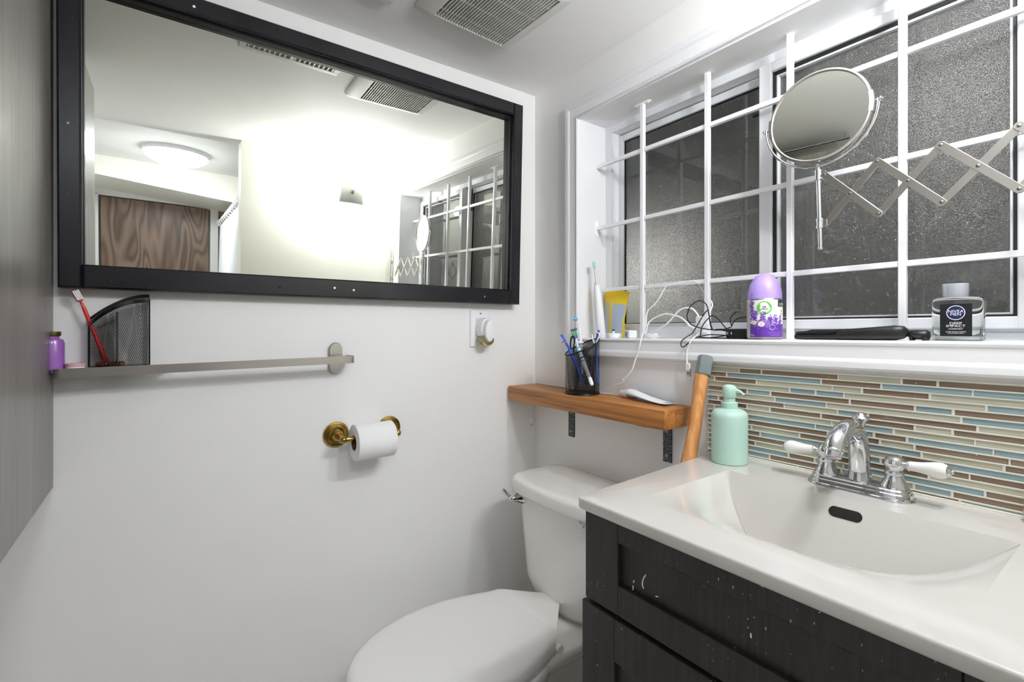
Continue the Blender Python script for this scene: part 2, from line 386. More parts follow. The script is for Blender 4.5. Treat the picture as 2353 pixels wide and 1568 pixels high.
# the dark yard behind the obscure glass: a retaining wall and two added globes that make the panes glow
w = MB(); w.box((-1.2, 1.25, .5), (3.2, 1.4, 3.2)); struct(w, 'wall_yard', 'concrete', smooth=0)
w = MB(); w.box((-1.2, .205, .45), (3.2, 1.245, .55)); struct(w, 'floor_yard', 'concrete', smooth=0)
for nm, p_, r_, lb in (('glow_globe', Y(1540, 640, .62), .13, 'dim round globe added outside to make the left window pane glow'), ('glow_globe', Y(2260, 250, .95), .13, 'dim round globe added outside to make the right window pane glow')):
    t = thing(nm, lb, 'lamp', (p_.x, p_.y, p_.z))
    m = MB(); m.lathe([(r_ * math.sin(a), -r_ * math.cos(a)) for a in [k * PI / 12 for k in range(13)]], p_, 24); part(m, 'globe', 'paneglow', t)
    m = MB(); m.tube([(p_.x, p_.y + r_ * .9, p_.z), (p_.x, 1.2495, p_.z)], .015, 12); part(m, 'wall_arm', 'black', t)

# mosaic backsplash: every glass stick is a tile of the back wall
TY, TH, TP = -.0062, .0090, .01135
def zrow(r, x): return 1.0705 - TP * (r - 1) + .004 * (x - .68) - TH / 2
L0 = 'L'
rows = [
 [(None, 'c', 1697), (1698.5, 'b', 1748), (1750, 'b', 1925), (1927, 'c', 2069), (2073, 'b', 2152), (2157, 'b', None)],
 [(None, 'b', 1668), (1669.5, 'a', 1885), (1887, 'b', 2023), (2026, 'a', None)],
 [(None, 'c', 1640), (1642, 'b', 1736.5), (1738, 'c', 1911), (1913, 'c', 1978), (1982, 'b', 2134), (2139, 'c', None)],
 [(None, 'c', 1813), (1815, 'a', 1872), (1875, 'a', 1937.5), (1940, 'c', 2263.5), (2269, 'a', None)],
 [(None, 'b', 1715), (1717, 'a', 1768), (1771, 'b', 1950.5), (1954, 'b', 2100), (2104, 'a', 2187), (2193, 'b', None)],
 [(None, 'c', 1778.5), (1781, 'a', 1897.5), (1899, 'c', 2206), (2211, 'a', None)],
 [(None, 'a', 1649), (1651, 'b', 1800.5), (1802, 'c', 1922.5), (1925, 'a', 1992), (1996, 'b', 2243.5), (2249, 'c', None)],
 [(None, 'b', 1715), (1717, 'c', 1767), (1770, 'b', 1884.5), (1887, 'b', 2099.5), (2104, 'c', 2185.5), (2191, 'b', None)],
 [(None, 'c', 1640), (1642, 'a', 1690), (1692, 'c', 1910), (1912, 'c', 1979), (1983, 'a', 2051), (2056, 'c', None)],
 [(None, 'a', 1700), (1702, 'a', 1872), (1874, 'a', 2005.5), (2010, 'b', 2081.5), (2086, 'a', None)],
 [(None, 'b', 1640), (1642, 'b', 1900), (1903, 'c', 1975), (1979, 'b', 2019.5), (2024, 'c', 2098.5), (2103, 'b', None)],
 [(None, 'a', 1725), (1727, 'c', 1835), (1838, 'b', 1930), (1933, 'a', 2115), (2120, 'c', 2304), (2310, 'b', None)],
 [(None, 'b', 1745), (1747, 'a', 1896), (1899, 'c', 2066), (2071, 'b', 2162), (2167, 'a', None)],
 [(None, 'a', 1660), (1662, 'b', 1878), (1881, 'a', 2021), (2025, 'b', None)],
 [(None, 'b', 1734), (1736, 'c', 1922), (1925, 'b', 2131.5), (2136, 'c', None)],
 [(None, 'a', 1810), (1813, 'b', 1870), (1873, 'c', 1936), (1939, 'a', 2261), (2266, 'b', None)],
 [(None, 'a', 1767), (1769, 'b', 1931), (1935, 'c', 2097), (2102, 'a', 2185), (2190, 'b', None)],
 [(None, 'b', 1830), (1833, 'b', 2203), (2208, 'a', None)],
]
XL, XR = .668, 1.335
def ux(u, zc): return Y(u, 900, TY).x
g = MB(); g.box((XL + .0005, -.0012, .868), (XR, .002, 1.0755))
RID = -.0062                                                    # the grout stands level with the glass, the colour sits behind it
tiles = []
for r, row in enumerate(rows, 1):
    segs = []
    for (u0, c, u1) in row:
        x0 = XL + random.uniform(.0005, .003) if u0 is None else ux(u0, 0) + .0002
        x1 = XR if u1 is None else ux(u1, 0) - .0001
        if u1 is None and x1 - x0 > .16:
            q = x0 + random.uniform(.1, .14); segs += [(x0, q - .0008, c), (q + .0008, x1, c)]
        else: segs.append((x0, x1, c))
    for k_, (a, b, c) in enumerate(segs):
        tiles.append((r, a, b, c))
        if k_: p = segs[k_ - 1][1]; zc = zrow(r, a); g.box((p - .0002, RID + .0002, zc - TH / 2 - .0004), (a + .0002, -.001, zc + TH / 2 + .0004))
    lo = zrow(r, XL) - TH / 2; lo2 = zrow(r, XR) - TH / 2; gh = (TP - TH) / 2
    e0 = XL - random.uniform(.000, .002)
    for (za, zb2) in ([(lo - 2 * gh, lo)] if r > 1 else [(lo - 2 * gh, lo), (lo + TH, lo + TH + .0035)]):
        d2 = lo2 - lo
        g.quadloop([[(e0, RID + .0004, za), (e0, RID, za + .0003), (e0, RID, zb2 - .0003), (e0, RID + .0004, zb2), (e0, -.001, zb2), (e0, -.001, za)], [(XR, RID + .0004, za + d2), (XR, RID, za + d2 + .0003), (XR, RID, zb2 + d2 - .0003), (XR, RID + .0004, zb2 + d2), (XR, -.001, zb2 + d2), (XR, -.001, za + d2)]])
attach(g.build('grout_bed', 'grout', None, smooth=0), wall_back)
for (r, a, b, c) in tiles:
    zc = zrow(r, (a + b) / 2); yj = random.uniform(-.0003, .0003); t = MB(); hz = TH / 2 + .0001; dz = .004 * (b - a) / 2; TYF = -.0040 + yj
    def rr(e, y): return [(a + e, y, zc - hz + e - dz), (b - e, y, zc - hz + e + dz), (b - e, y, zc + hz - e + dz), (a + e, y, zc + hz - e - dz)]
    t.quadloop([rr(0, -.001), rr(0, TYF + .0009), rr(.0005, TYF + .0002), rr(.0014, TYF)])
    attach(t.build('tile', {'b': 't_brown', 'c': 't_cream', 'a': 't_blue'}[c], None, smooth=0), wall_back)
# the cut end tiles' grout bead along the counter
g = MB(); g.box((XL, -.012, .8735), (XR, -.003, .8765)); attach(g.build('caulk_bead', 'grout', None), wall_back)

# things only the mirror shows: doorway, passage door, curtain, lamps
d = MB(); d.box((2.80, -1.385, 0), (2.845, -.795, 1.845), .002); d = struct(d, 'door_1', 'door', smooth=0)
f = MB(); f.box((2.79, -.785, 0), (2.85, -.735, 1.86), .003); f.box((2.79, -1.45, 0), (2.85, -1.395, 1.86), .003); f.box((2.79, -1.45, 1.85), (2.85, -.735, 1.90), .003)
o = struct(f, 'trim_5', 'whiteg')
f = MB(); f.box((2.80, -1.52, 0), (2.848, -1.452, 1.9), .002); f.box((2.80, -.733, 0), (2.848, -.3, 1.84), .002); struct(f, 'trim_7', 'door')
# ------------------------------------------------------------------ wall mirror, leaning out at the top
LEAN = math.tan(math.radians(1.8))
def mx(o, z): return o + (z - 1.243) * LEAN
t = thing('wall_mirror', 'long wall mirror in a scratched black painted wooden frame', 'mirror', (0.01, -.66, 1.243))
y0, y1 = -.0995, -1.230          # right and left outer edges
zo = lambda y: 1.899 + (y + .1) * .0085     # top outer edge
def rail(pts, name):
    # pts: four (y,z) corners in order outer-a, outer-b, inner-b, inner-a
    m = MB(); fx = .044; L = []
    for e, x in ((0, .001), (0, fx - .004), (.0035, fx)):
        c = (sum(p[0] for p in pts) / 4, sum(p[1] for p in pts) / 4); ring_ = []
        for k, (yy, zz) in enumerate(pts):
            oy = math.copysign(min(e, abs(yy - c[0])), c[0] - yy); oz = math.copysign(min(e, abs(zz - c[1])), c[1] - zz)
            ring_.append((mx(x, zz) if x > .01 else x + max(0, (zz - 1.3)) * LEAN * .6, yy + oy, zz + oz))
        L.append(ring_)
    m.quadloop(L); return part(m, name, 'frame', t, smooth=40)
yi, yl, zb, zt = -.1365, -1.194, 1.290, 1.858
rail([(y0, 1.2425), (y0, zo(y0)), (yi, zo(yi)), (yi, 1.2425)], 'frame_stile')
rail([(yl, 1.2425), (yl, zo(yl)), (y1, zo(y1)), (y1, 1.2425)], 'frame_stile')
rail([(yi - .0003, zo(yi)), (yl + .0003, zo(yl)), (yl + .0003, zt - .008), (yi - .0003, zt + .0005)], 'frame_rail')
rail([(yi - .0003, 1.2425), (yl + .0003, 1.2425), (yl + .0003, zb), (yi - .0003, zb)], 'frame_rail')
m = MB()                                                        # rebate step between rail and glass
def step(a, b, c, d, x0, x1):
    m.quadloop([[(mx(x0, p[1]), p[0], p[1]) for p in (a, b, c, d)], [(mx(x1, p[1]), p[0], p[1]) for p in (a, b, c, d)]])
e = .005
step((yi + .002, zb), (yi + .002, zt), (yi - e, zt), (yi - e, zb), .014, .028); step((yl - .002, zb), (yl - .002, zt), (yl + e * .5, zt), (yl + e * .5, zb), .014, .022)
step((yi, zt + .004), (yl, zt - .006), (yl, zt - .008 - e), (yi, zt - e), .014, .028); step((yi, zb - .003), (yl, zb - .003), (yl, zb + .002), (yi, zb + .002), .014, .022)
part(m, 'rebate', 'frame', t)
m = MB(); g0, g1 = 1.27, 1.875
m.quadloop([[(mx(.008, g0), -.115, g0), (mx(.008, g0), -1.215, g0), (mx(.008, g1), -1.215, g1), (mx(.008, g1), -.115, g1)], [(mx(.013, g0), -.115, g0), (mx(.013, g0), -1.215, g0), (mx(.013, g1), -1.215, g1), (mx(.013, g1), -.115, g1)]])
part(m, 'glass', 'mirror', t, smooth=0)
for (u, v, mt) in [(769, 662, 'ink'), (813, 667, 'ink'), (643, 660, 'hole'), (1114, 682, 'steel'), (1191, 468, 'hole'), (637, 68, 'hole'), (446, 15, 'ink'), (155, 282, 'steel')]:
    q = X(u, v, .06); q = X(u, v, mx(.044, q.z)); m = MB(); m.lathe([(.0028, -.003), (.0028, .0003), (.0016, .0006)], q, 12, (1, 0, 0)); part(m, 'screw', mt, t)

# ------------------------------------------------------------------ wall cabinet at the left edge
t = thing('wall_cabinet', 'tall grey-brown veneered wall cabinet at the left edge, beside the mirror', 'cabinet', (.38, -1.4, .845))
m = MB(); m.box((.012, -1.555, .845), (.77, -1.259, 1.88), .0015); part(m, 'body', 'panel', t)
m = MB(); m.box((.012, -1.258, .845), (.77, -1.24, 1.88), .0012); part(m, 'door', 'panel', t)
t = thing('hanging_rail', 'thin chrome hanging rail with wire hooks above the grey-brown cabinet', 'rail', (.4, -1.330, 1.935))
m = MB(); m.tube([(.03, -1.330, 1.942), (.76, -1.330, 1.942)], .006, 12); part(m, 'rod', 'chrome', t)
for xx in (.04, .75):
    m = MB(); m.tube([(xx, -1.330, 1.942), (xx, -1.330, 1.974)], .004, 8); part(m, 'hanger', 'chrome', t)
for i in range(9):
    xx = .12 + i * .072 + random.uniform(-.02, .02); m = MB()
    P = [(xx, -1.330 + .009 * math.cos(a), 1.942 + .009 * math.sin(a)) for a in [j * PI / 6 for j in range(-1, 7)]] + [(xx + .004, -1.339, 1.925), (xx + .006, -1.336, 1.908), (xx - .003, -1.334, 1.892)]
    m.tube(catmull(P, 3), .0011, 6); part(m, 'hook', 'nickel', t)

# ------------------------------------------------------------------ ceiling fan grille and air register
cx0, cx1, cy0, cy1 = .192, .485, -.549, -.250
t = thing('exhaust_fan', 'square white plastic exhaust fan grille on the ceiling', 'vent', ((cx0 + cx1) / 2, (cy0 + cy1) / 2, 1.97))
def rrect(x0, x1, y0, y1, z, r, n=5):
    L = []
    for (cx, cy, a0) in ((x1 - r, y1 - r, 0), (x0 + r, y1 - r, PI / 2), (x0 + r, y0 + r, PI), (x1 - r, y0 + r, 1.5 * PI)):
        for k in range(n + 1): a = a0 + k / n * PI / 2; L.append((cx + r * math.cos(a), cy + r * math.sin(a), z))
    return L
ROT = math.radians(3.0); fc = Vector(((cx0 + cx1) / 2, (cy0 + cy1) / 2, 0)); RM = Matrix.Translation(fc) @ Matrix.Rotation(ROT, 4, 'Z') @ Matrix.Translation(-fc)
gx0, gx1, gy0, gy1 = .216, .452, -.498, -.284
n = 5
def rot(L): return [tuple(RM @ Vector(p)) for p in L]
m = MB(); m.quadloop([rot(rrect(cx0, cx1, cy0, cy1, 1.979, .022)), rot(rrect(cx0, cx1, cy0, cy1, 1.970, .022)), rot(rrect(cx0 + .006, cx1 - .006, cy0 + .006, cy1 - .006, 1.9645, .018)), rot(rrect(gx0 - .004, gx1 + .004, gy0 - .004, gy1 + .004, 1.9590, .004)), rot(rrect(gx0, gx1, gy0, gy1, 1.9590, .001)), rot(rrect(gx0, gx1, gy0, gy1, 1.9740, .001))], caps=False)
part(m, 'cover', 'vent', t, smooth=40)
m = MB(); m.box((gx0, gy0, 1.974), (gx1, gy1, 1.978), mtx=RM); part(m, 'dusty_backing', 'dust', t, smooth=0)
NS = 27; pitch = (gy1 - gy0) / NS
for i in range(1, NS):
    yy = gy0 + i * pitch; m = MB(); m.box((gx0, yy - .0014, 1.9592), (gx1, yy + .0014, 1.9640), mtx=RM); part(m, 'slat', 'vent', t, smooth=0)
for xx in (.245, .30, .355, .41):
    m = MB(); m.box((xx - .0012, gy0, 1.9625), (xx + .0012, gy1, 1.9655), mtx=RM); part(m, 'cross_rib', 'vent', t, smooth=0)
t = thing('air_register', 'slotted white air register on the ceiling, seen in the mirror only', 'vent', (.28, -.74, 1.97))
m = MB(); ring2 = [(.225, .335, -.875, -.61)]
m.box((.18, -.885, 1.964), (.2, -.605, 1.977), .001); m.box((.330, -.885, 1.964), (.350, -.605, 1.977), .001); m.box((.2, -.885, 1.964), (.330, -.868, 1.977), .001); m.box((.2, -.622, 1.964), (.330, -.605, 1.977), .001); m.box((.2, -.751, 1.964), (.330, -.741, 1.977), .001)
part(m, 'frame', 'vent', t)
m = MB(); m.box((.2, -.868, 1.9745), (.330, -.622, 1.9775)); part(m, 'duct', 'dust', t, smooth=0)
for i in range(18):
    yy = -.862 + i * .0139
    if abs(yy + .746) < .008: continue
    m = MB(); m.box((.2, yy - .002, 1.9645), (.331, yy + .002, 1.974)); part(m, 'slat', 'vent', t, smooth=0)

# ------------------------------------------------------------------ lamps
SY, SZ = -.272, 1.792
t = thing('wall_sconce', 'frosted glass wall light with two glowing bulbs and a grey centre knob', 'lamp', (RX, SY, SZ))
m = MB(); m.lathe([(.055, 0), (.055, .010), (.048, .016)], (RX, SY, SZ), 32, (-1, 0, 0)); part(m, 'backplate', 'white', t)
m = MB(); rowsg = []
for yy in [(-.062 + .124 * i / 12) for i in range(13)]:
    b = .110 + .012 * (1 - (yy / .062) ** 2); rowsg.append([(RX - b, SY + yy, SZ + zz) for zz in (-.056, .056)])
m.grid(rowsg); o = part(m, 'glass_shade', 'frost', t); md = o.modifiers.new('thickness', 'SOLIDIFY'); md.thickness = .004
m = MB(); m.lathe([(.010, 0), (.010, .006), (.007, .012), (.002, .013)], (RX - .123, SY, SZ), 20, (-1, 0, 0)); m.tube([(RX - .01, SY, SZ), (RX - .123, SY, SZ)], .004, 8); part(m, 'knob', 'knobgrey', t)
for sgn in (-1, 1):
    m = MB(); m.lathe([(.014, 0), (.014, .03), (.012, .05)], (RX - .064, SY + sgn * .035, SZ), 16, (0, sgn, 0)); so = part(m, 'socket', 'white', t)
    m = MB(); m.lathe([(.012, .08)] + [(.037 * math.sin(a), .122 - .037 * math.cos(a)) for a in [.35 + k * (PI - .36) / 14 for k in range(15)]], (RX - .066, SY, SZ), 24, (0, sgn, 0)); part(m, 'bulb', 'bulb', t)
t = thing('ceiling_lamp', 'round white flush ceiling lamp, glowing, reflected in the left of the mirror', 'lamp', (2.0, -1.0, 2.02))
m = MB(); m.lathe([(.153, 0), (.156, .012), (.152, .020)], (2.0, -1.0, 2.02), 48, (0, 0, -1)); part(m, 'base_ring', 'white', t)
m = MB(); m.lathe([(.150 * math.cos(a), .016 + .062 * math.sin(a)) for a in [k * PI / 2 / 12 for k in range(13)]], (2.0, -1.0, 2.02), 48, (0, 0, -1)); part(m, 'diffuser', 'dome', t)

# ------------------------------------------------------------------ shower curtain on its rod (reflected)
RY, RZ = -.722, 1.755
t = thing('curtain_rod', 'white curtain rod running into the passage, reflected in the mirror', 'rod', (2.1, RY, RZ))
m = MB(); m.tube([(1.45, RY, RZ), (2.79, RY, RZ)], .0125, 14); part(m, 'tube', 'white', t)
for xx, d in ((1.45, 1), (2.79, -1)):
    m = MB(); m.lathe([(.028, 0), (.026, .01), (.014, .016)], (xx, RY, RZ), 20, (d, 0, 0)); part(m, 'end_flange', 'white', t)
m = MB(); rowsc = []; NC = 220
xs = [1.50 + 1.18 * i / NC for i in range(NC + 1)]
for zz in [RZ - .035 - 1.45 * j / 14 for j in range(15)]:
    rowsc.append([(x, RY - .004 + (.010 + .012 * min(1, (RZ - zz) / .5)) * math.sin(2 * PI * (x - 1.5) / .0983 + .6 * math.sin(7 * x)) , zz) for x in xs])
m.grid(rowsc); o = m.build('shower_curtain', 'curtain', smooth=80); md = o.modifiers.new('thickness', 'SOLIDIFY'); md.thickness = .0012
tag(o, 'white shower curtain hanging in folds, reflected beside the brown door', 'curtain')
first = None
ORD = 'first second third fourth fifth sixth seventh eighth ninth tenth eleventh twelfth thirteenth'.split()
for i in range(13):
    xx = 1.5246 + i * .0983 * 1.0
    if xx > 2.7: break
    m = MB(); m.tube([(0, .021 * math.cos(a), -.008 + .026 * math.sin(a)) for a in [2 * PI * k / 18 for k in range(19)]], .0022, 6, caps=False)
    if first is None: first = m.build('curtain_ring', 'white'); o = first
    else: o = first.copy(); COL.objects.link(o)
    o.location = (xx, RY, RZ); o.rotation_euler = (0, 0, random.uniform(-.3, .3))
    tag(o, ORD[i] + ' white curtain ring counted from the near end of the rod', 'ring', 'white rings along the curtain rod')

# ------------------------------------------------------------------ towel rail and what stands on it
t = thing('towel_rail', 'brushed steel flat towel rail on the left wall under the mirror', 'rail', (0, -.94, 1.08))
def bz(y): return 1.0744 + (y + 1.23) * .0127
m = MB(); bx = .070; h = .0093; th = .0045
L = []
pth = [(.012, -1.2335)] + [(bx - .010 + .010 * math.sin(a), -1.2335 + .010 - .010 * math.cos(a)) for a in [k * PI / 8 for k in range(5)]]
pth2 = [(bx - .012 + .012 * math.cos(a), -.668 + .012 * math.sin(a)) for a in [k * PI / 8 for k in range(5)]] + [(.006, -.656)]
P = pth + pth2
for i, (x, y) in enumerate(P):
    a = P[max(i - 1, 0)]; b = P[min(i + 1, len(P) - 1)]; tx, ty = b[0] - a[0], b[1] - a[1]; ln = math.hypot(tx, ty); nx, ny = -ty / ln, tx / ln
    z = bz(y); L.append([(x, y, z - h), (x + nx * th, y + ny * th, z - h), (x + nx * th, y + ny * th, z + h), (x, y, z + h)])
m.quadloop(L); part(m, 'bar', 'nickel', t, smooth=30)
pc = X(770, 823, 0)
def pill(cy, cz, w, hh, x0, x1, e=.0015, n=10):
    def lp(x, ee):
        r = w / 2 - ee; l = []
        for k in range(n + 1): a = k * PI / n; l.append((x, cy + r * math.cos(a), cz + (hh / 2 - w / 2) + r * math.sin(a)))
        for k in range(n + 1): a = PI + k * PI / n; l.append((x, cy + r * math.cos(a), cz - (hh / 2 - w / 2) + r * math.sin(a)))
        return l
    return [lp(x0, 0), lp(x1 - e, 0), lp(x1, e)]
m = MB(); m.quadloop(pill(-.6885, 1.083, .034, .083, 0, .010)); part(m, 'wall_plate', 'nickel', t)
m = MB(); m.box((.009, -.690, bz(-.67) - .0075), (.014, -.654, bz(-.67) + .0075), .001); part(m, 'tab', 'nickel', t)
m = MB(); m.box((.003, -1.3390, 1.0765), (.0655, -1.045, 1.0805), .0006); part(m, 'clear_shelf', 'clear', t)
SHZ = 1.0806
# lattice of thin diagonal ribbons
def lattice(surf, ns, twist, w, nseg=22):
    m = MB()
    for d in (-1, 1):
        for k in range(ns):
            a, b = [], []
            for j in range(nseg + 1):
                tt = j / nseg; s = k / ns + d * twist * tt
                a.append(surf(s - w, tt)); b.append(surf(s + w, tt))
            m.grid([a, b])
    return m
# half-round organiser cup
c0 = (-1.1365); hw = .0495
def dshape(s, grow=0.0):
    s = s % 1.0; Ls = [2 * hw, PI / 2 * (hw + .058) ]
    tot = sum(Ls); q = s * tot
    if q < Ls[0]: return (.007 - grow * .2, c0 - hw + q)
    a = (q - Ls[0]) / Ls[1] * PI
    return (.007 + (.056 + grow) * math.sin(a), c0 + (hw + grow) * math.cos(a))
def ctop(x, y):
    q = (y - (c0 - hw)) / (2 * hw); return 1.172 + .052 * (1 - (1 - min(max(q, 0), 1)) ** 1.9) - .12 * 0 + (.0 if x > .01 else .012)
def csurf(s, tt):
    x, y = dshape(s); zt_ = ctop(x, y); return (x, y, SHZ + .002 + (zt_ - SHZ - .002) * tt)
t = thing('mesh_cup', 'black metal mesh half-round cup standing on the towel rail', 'cup', (.03, c0, SHZ))
stuff(part(lattice(csurf, 80, .22, .0010), 'mesh_wall', 'blackm', t, smooth=0))
m = MB(); NN = 60
def rimloop(fz, grow): return [(*dshape(j / NN, grow), fz(j / NN)) for j in range(NN)]
m.quadloop([rimloop(lambda s: csurf(s, 1)[2] - .007, .0008), rimloop(lambda s: csurf(s, 1)[2], .0008), rimloop(lambda s: csurf(s, 1)[2], -.0012), rimloop(lambda s: csurf(s, 1)[2] - .007, -.0012)], caps=False); part(m, 'rim', 'blackm', t)
m = MB(); m.quadloop([rimloop(lambda s: SHZ, .001), rimloop(lambda s: SHZ + .004, .001), rimloop(lambda s: SHZ + .004, -.001)]); part(m, 'base', 'blackm', t)
m = MB(); yy = c0 - hw; m.box((.006, yy - .0016, SHZ), (.020, yy + .001, 1.176)); part(m, 'corner_post', 'blackm', t); m = MB(); m.box((.006, c0 + hw - .001, SHZ), (.018, c0 + hw + .0016, 1.225)); part(m, 'corner_post', 'blackm', t)
m = MB(); m.box((.01, c0 - .004, SHZ + .002), (.055, c0 - .003, 1.196)); part(m, 'divider', 'blackm', t)
m = MB()
def toothbrush(name, label, head_c, neck_c, tail, head_mat, handle_mat, nrm, bristle_mats, group=None, r=.0042, hl=.026, hw2=.0055):
    # head_c: centre of the brush head, neck_c: where the neck meets the handle, tail: end of handle, nrm: way the bristles point
    head_c, neck_c, tail, nrm = Vector(head_c), Vector(neck_c), Vector(tail), Vector(nrm).normalized()
    t = thing(name, label, 'toothbrush', tuple(tail), group)
    d = (head_c - neck_c).normalized(); nrm = (nrm - d * nrm.dot(d)).normalized(); sd = d.cross(nrm)
    m = MB(); m.tube(catmull([tail, tail.lerp(neck_c, .35), tail.lerp(neck_c, .8), neck_c, neck_c.lerp(head_c, .55)], 4), [r * .75] + [r * 1.05] * 7 + [r] * 4 + [r * .7] * 3 + [r * .6] * 2, 10); part(m, 'handle', handle_mat, t)
    mt = Matrix(((sd.x, d.x, nrm.x, head_c.x), (sd.y, d.y, nrm.y, head_c.y), (sd.z, d.z, nrm.z, head_c.z), (0, 0, 0, 1)))
    m = MB(); m.box((-hw2, -hl / 2, -.0022), (hw2, hl / 2, .0016), .0014, mtx=mt); part(m, 'head', head_mat, t)
    for i in range(4):
        x = -hw2 + .0014 + i * (2 * hw2 - .0028) / 3
        for j, bm_ in enumerate(bristle_mats):
            l = (hl - .003) / len(bristle_mats); ya = -hl / 2 + .0015 + j * l
            m = MB(); m.box((x - .0011, ya + .0003, .0014), (x + .0011, ya + l - .0003, .0105), .0003, mtx=mt); stuff(part(m, 'bristles', bm_, t, smooth=0))
    return t
q = lambda u, v, x: X(u, v, x)
toothbrush('toothbrush', 'red toothbrush with white bristles in the half-round mesh cup', q(177, 680, .024), q(191, 704, .024), q(246, 836, .020), 'red', 'red', (1, .25, .1), ['bristle'], r=.0036, hl=.024)
t = thing('hair_coil', 'copper brown coiled band lying in the half-round mesh cup', 'hair tie', (.035, -1.158, SHZ + .004))
m = MB(); P = []
for k in range(241):
    a = 2 * PI * k / 240; b = 2 * PI * 22 * k / 240; rr_ = 1
    P.append((.034 + (.016 + .003 * math.cos(b)) * math.cos(a), -1.151 + (.020 + .003 * math.cos(b)) * math.sin(a), SHZ + .0085 + .0034 * math.sin(b)))
m.tube(P, .0012, 5, caps=False); part(m, 'coil', 'copper', t)
by = q(119, 800, .035).y
t = thing('small_bottle', 'small purple bottle with a brass cap at the left end of the towel rail', 'bottle', (.033, by, SHZ))
m = MB(); m.lathe([(.0175, 0), (.019, .002), (.019, .052), (.0165, .059), (.011, .062), (.011, .068)], (.033, by, SHZ), 28); part(m, 'body', 'liquid', t)
m = MB(); m.lathe([(.013, 0), (.0135, .001), (.0135, .008), (.0125, .009)], (.033, by, SHZ + .066), 24); part(m, 'cap', 'goldcap', t)
jy = q(172, 845, .040).y
t = thing('small_jar', 'tiny jar with a pink lid between the purple bottle and the mesh cup', 'jar', (.038, jy, SHZ))
m = MB(); m.lathe([(.013, 0), (.015, .001), (.015, .005), (.014, .006)], (.038, jy, SHZ), 28); part(m, 'body', 'white', t)
m = MB(); m.lathe([(.0158, 0), (.0158, .005), (.0145, .006), (.0, .006)], (.038, jy, SHZ + .0058), 28); part(m, 'lid', 'pinkcap', t)

# ------------------------------------------------------------------ outlet with plug-in freshener
oy, oz = -.231, 1.163
t = thing('wall_outlet', 'white wall outlet plate under the right end of the mirror', 'outlet', (0, oy, oz))
m = MB(); m.box((0, oy - .0375, oz - .060), (.0055, oy + .0375, oz + .060), .003); part(m, 'cover_plate', 'white', t)
m = MB(); m.box((.004, oy - .017, oz - .034), (.0072, oy + .017, oz + .034), .001); part(m, 'receptacle', 'whiteg', t)
m = MB(); m.lathe([(.003, 0), (.003, .001), (.001, .0016)], (.0055, oy, oz + .048), 12, (1, 0, 0)); part(m, 'screw', 'steel', t)
fc_ = X(1128, 757, .058); fy, fz = fc_.y - .004, 1.157
t = thing('plug_in_freshener', 'white plug-in air freshener with yellow oil in the wall outlet', 'air freshener', (.01, fy, fz))
def oval(x, a, b, dz=0, n=36, low=1.0): return [(x, fy + a * math.cos(2 * PI * k / n), fz + dz + b * math.sin(2 * PI * k / n) * (low if math.sin(2 * PI * k / n) < 0 else 1)) for k in range(n)]
m = MB(); m.quadloop([oval(.0078, .020, .034, .004), oval(.020, .022, .037, .004), oval(.036, .022, .037, .003), oval(.041, .0195, .035, .002)]); part(m, 'body', 'white', t)
m = MB(); m.quadloop([oval(.041, .0165, .034, -.002), oval(.054, .0175, .0355, -.003), oval(.060, .0150, .033, -.003), oval(.061, .012, .030, -.003)]); part(m, 'front_cover', 'white', t)
m = MB(); m.quadloop([[(x_, fy + a_ * math.cos(2 * PI * k / 28), fz - .031 + b_ * math.sin(2 * PI * k / 28)) for k in range(28)] for x_, a_, b_ in ((.012, .019, .014), (.018, .0225, .019), (.046, .0235, .020), (.052, .020, .016))]); part(m, 'oil_bottle', 'smoke', t)

# ------------------------------------------------------------------ toilet roll holder and roll
t = thing('toilet_roll_holder', 'aged brass toilet roll holder with two round flanges', 'holder', (0, -.61, .875))
f1, f2 = X(772, 997, 0), X(893, 984, .0)
rb = (.066, .874)     # bar x and z
fl = []
for c in (f1, f2):
    m = MB(); m.lathe([(.0335, 0), (.0345, .003), (.033, .0055), (.029, .0065), (.0275, .005), (.020, .0065), (.0165, .011), (.0155, .018), (.0115, .021), (.010, .024)], (0, c.y, .877), 40, (1, 0, 0)); part(m, 'flange', 'brass', t)
    m = MB(); m.tube([(.02, c.y, .877), (.045, c.y, .876), (.060, c.y, rb[1])], [.0095, .0068, .0075], 16); part(m, 'arm', 'brass', t)
    m = MB(); m.lathe([(.0095 * math.sin(a), -.0095 * math.cos(a)) for a in [k * PI / 10 for k in range(11)]], (rb[0], c.y, rb[1]), 20, (0, 0, 1)); part(m, 'finial', 'brass', t)
    for dz in (.021, -.021):
        m = MB(); m.lathe([(.0036, 0), (.0034, .0016), (.001, .002)], (.0055, c.y, .877 + dz), 12, (1, 0, 0)); part(m, 'screw', 'steel', t)
m = MB(); m.tube([(rb[0], f1.y + .006, rb[1]), (rb[0], f2.y - .006, rb[1])], .0072, 18); part(m, 'roller', 'brass', t)
ry0, ry1 = -.659, -.556
rx_, rz_ = rb[0], rb[1] - .0115
t = thing('toilet_roll', 'white toilet paper roll on the brass holder', 'toilet paper', (rx_, -.6, rz_ - .045))
m = MB(); R_ = .0465; ri = .0195
spir = lambda a: R_ + (.0012 * (1 - a / (2 * PI)))
nn = 64
def rl(y, f): return [(rx_ + f(2 * PI * k / nn) * math.cos(2 * PI * k / nn + .6), y, rz_ + f(2 * PI * k / nn) * math.sin(2 * PI * k / nn + .6)) for k in range(nn)]
m.quadloop([rl(ry0, lambda a: ri), rl(ry0, lambda a: spir(a) - .0012), rl(ry0 + .001, spir), rl(ry1 - .001, spir), rl(ry1, lambda a: spir(a) - .0012), rl(ry1, lambda a: ri)], caps=False); part(m, 'paper', 'paper', t, smooth=30)
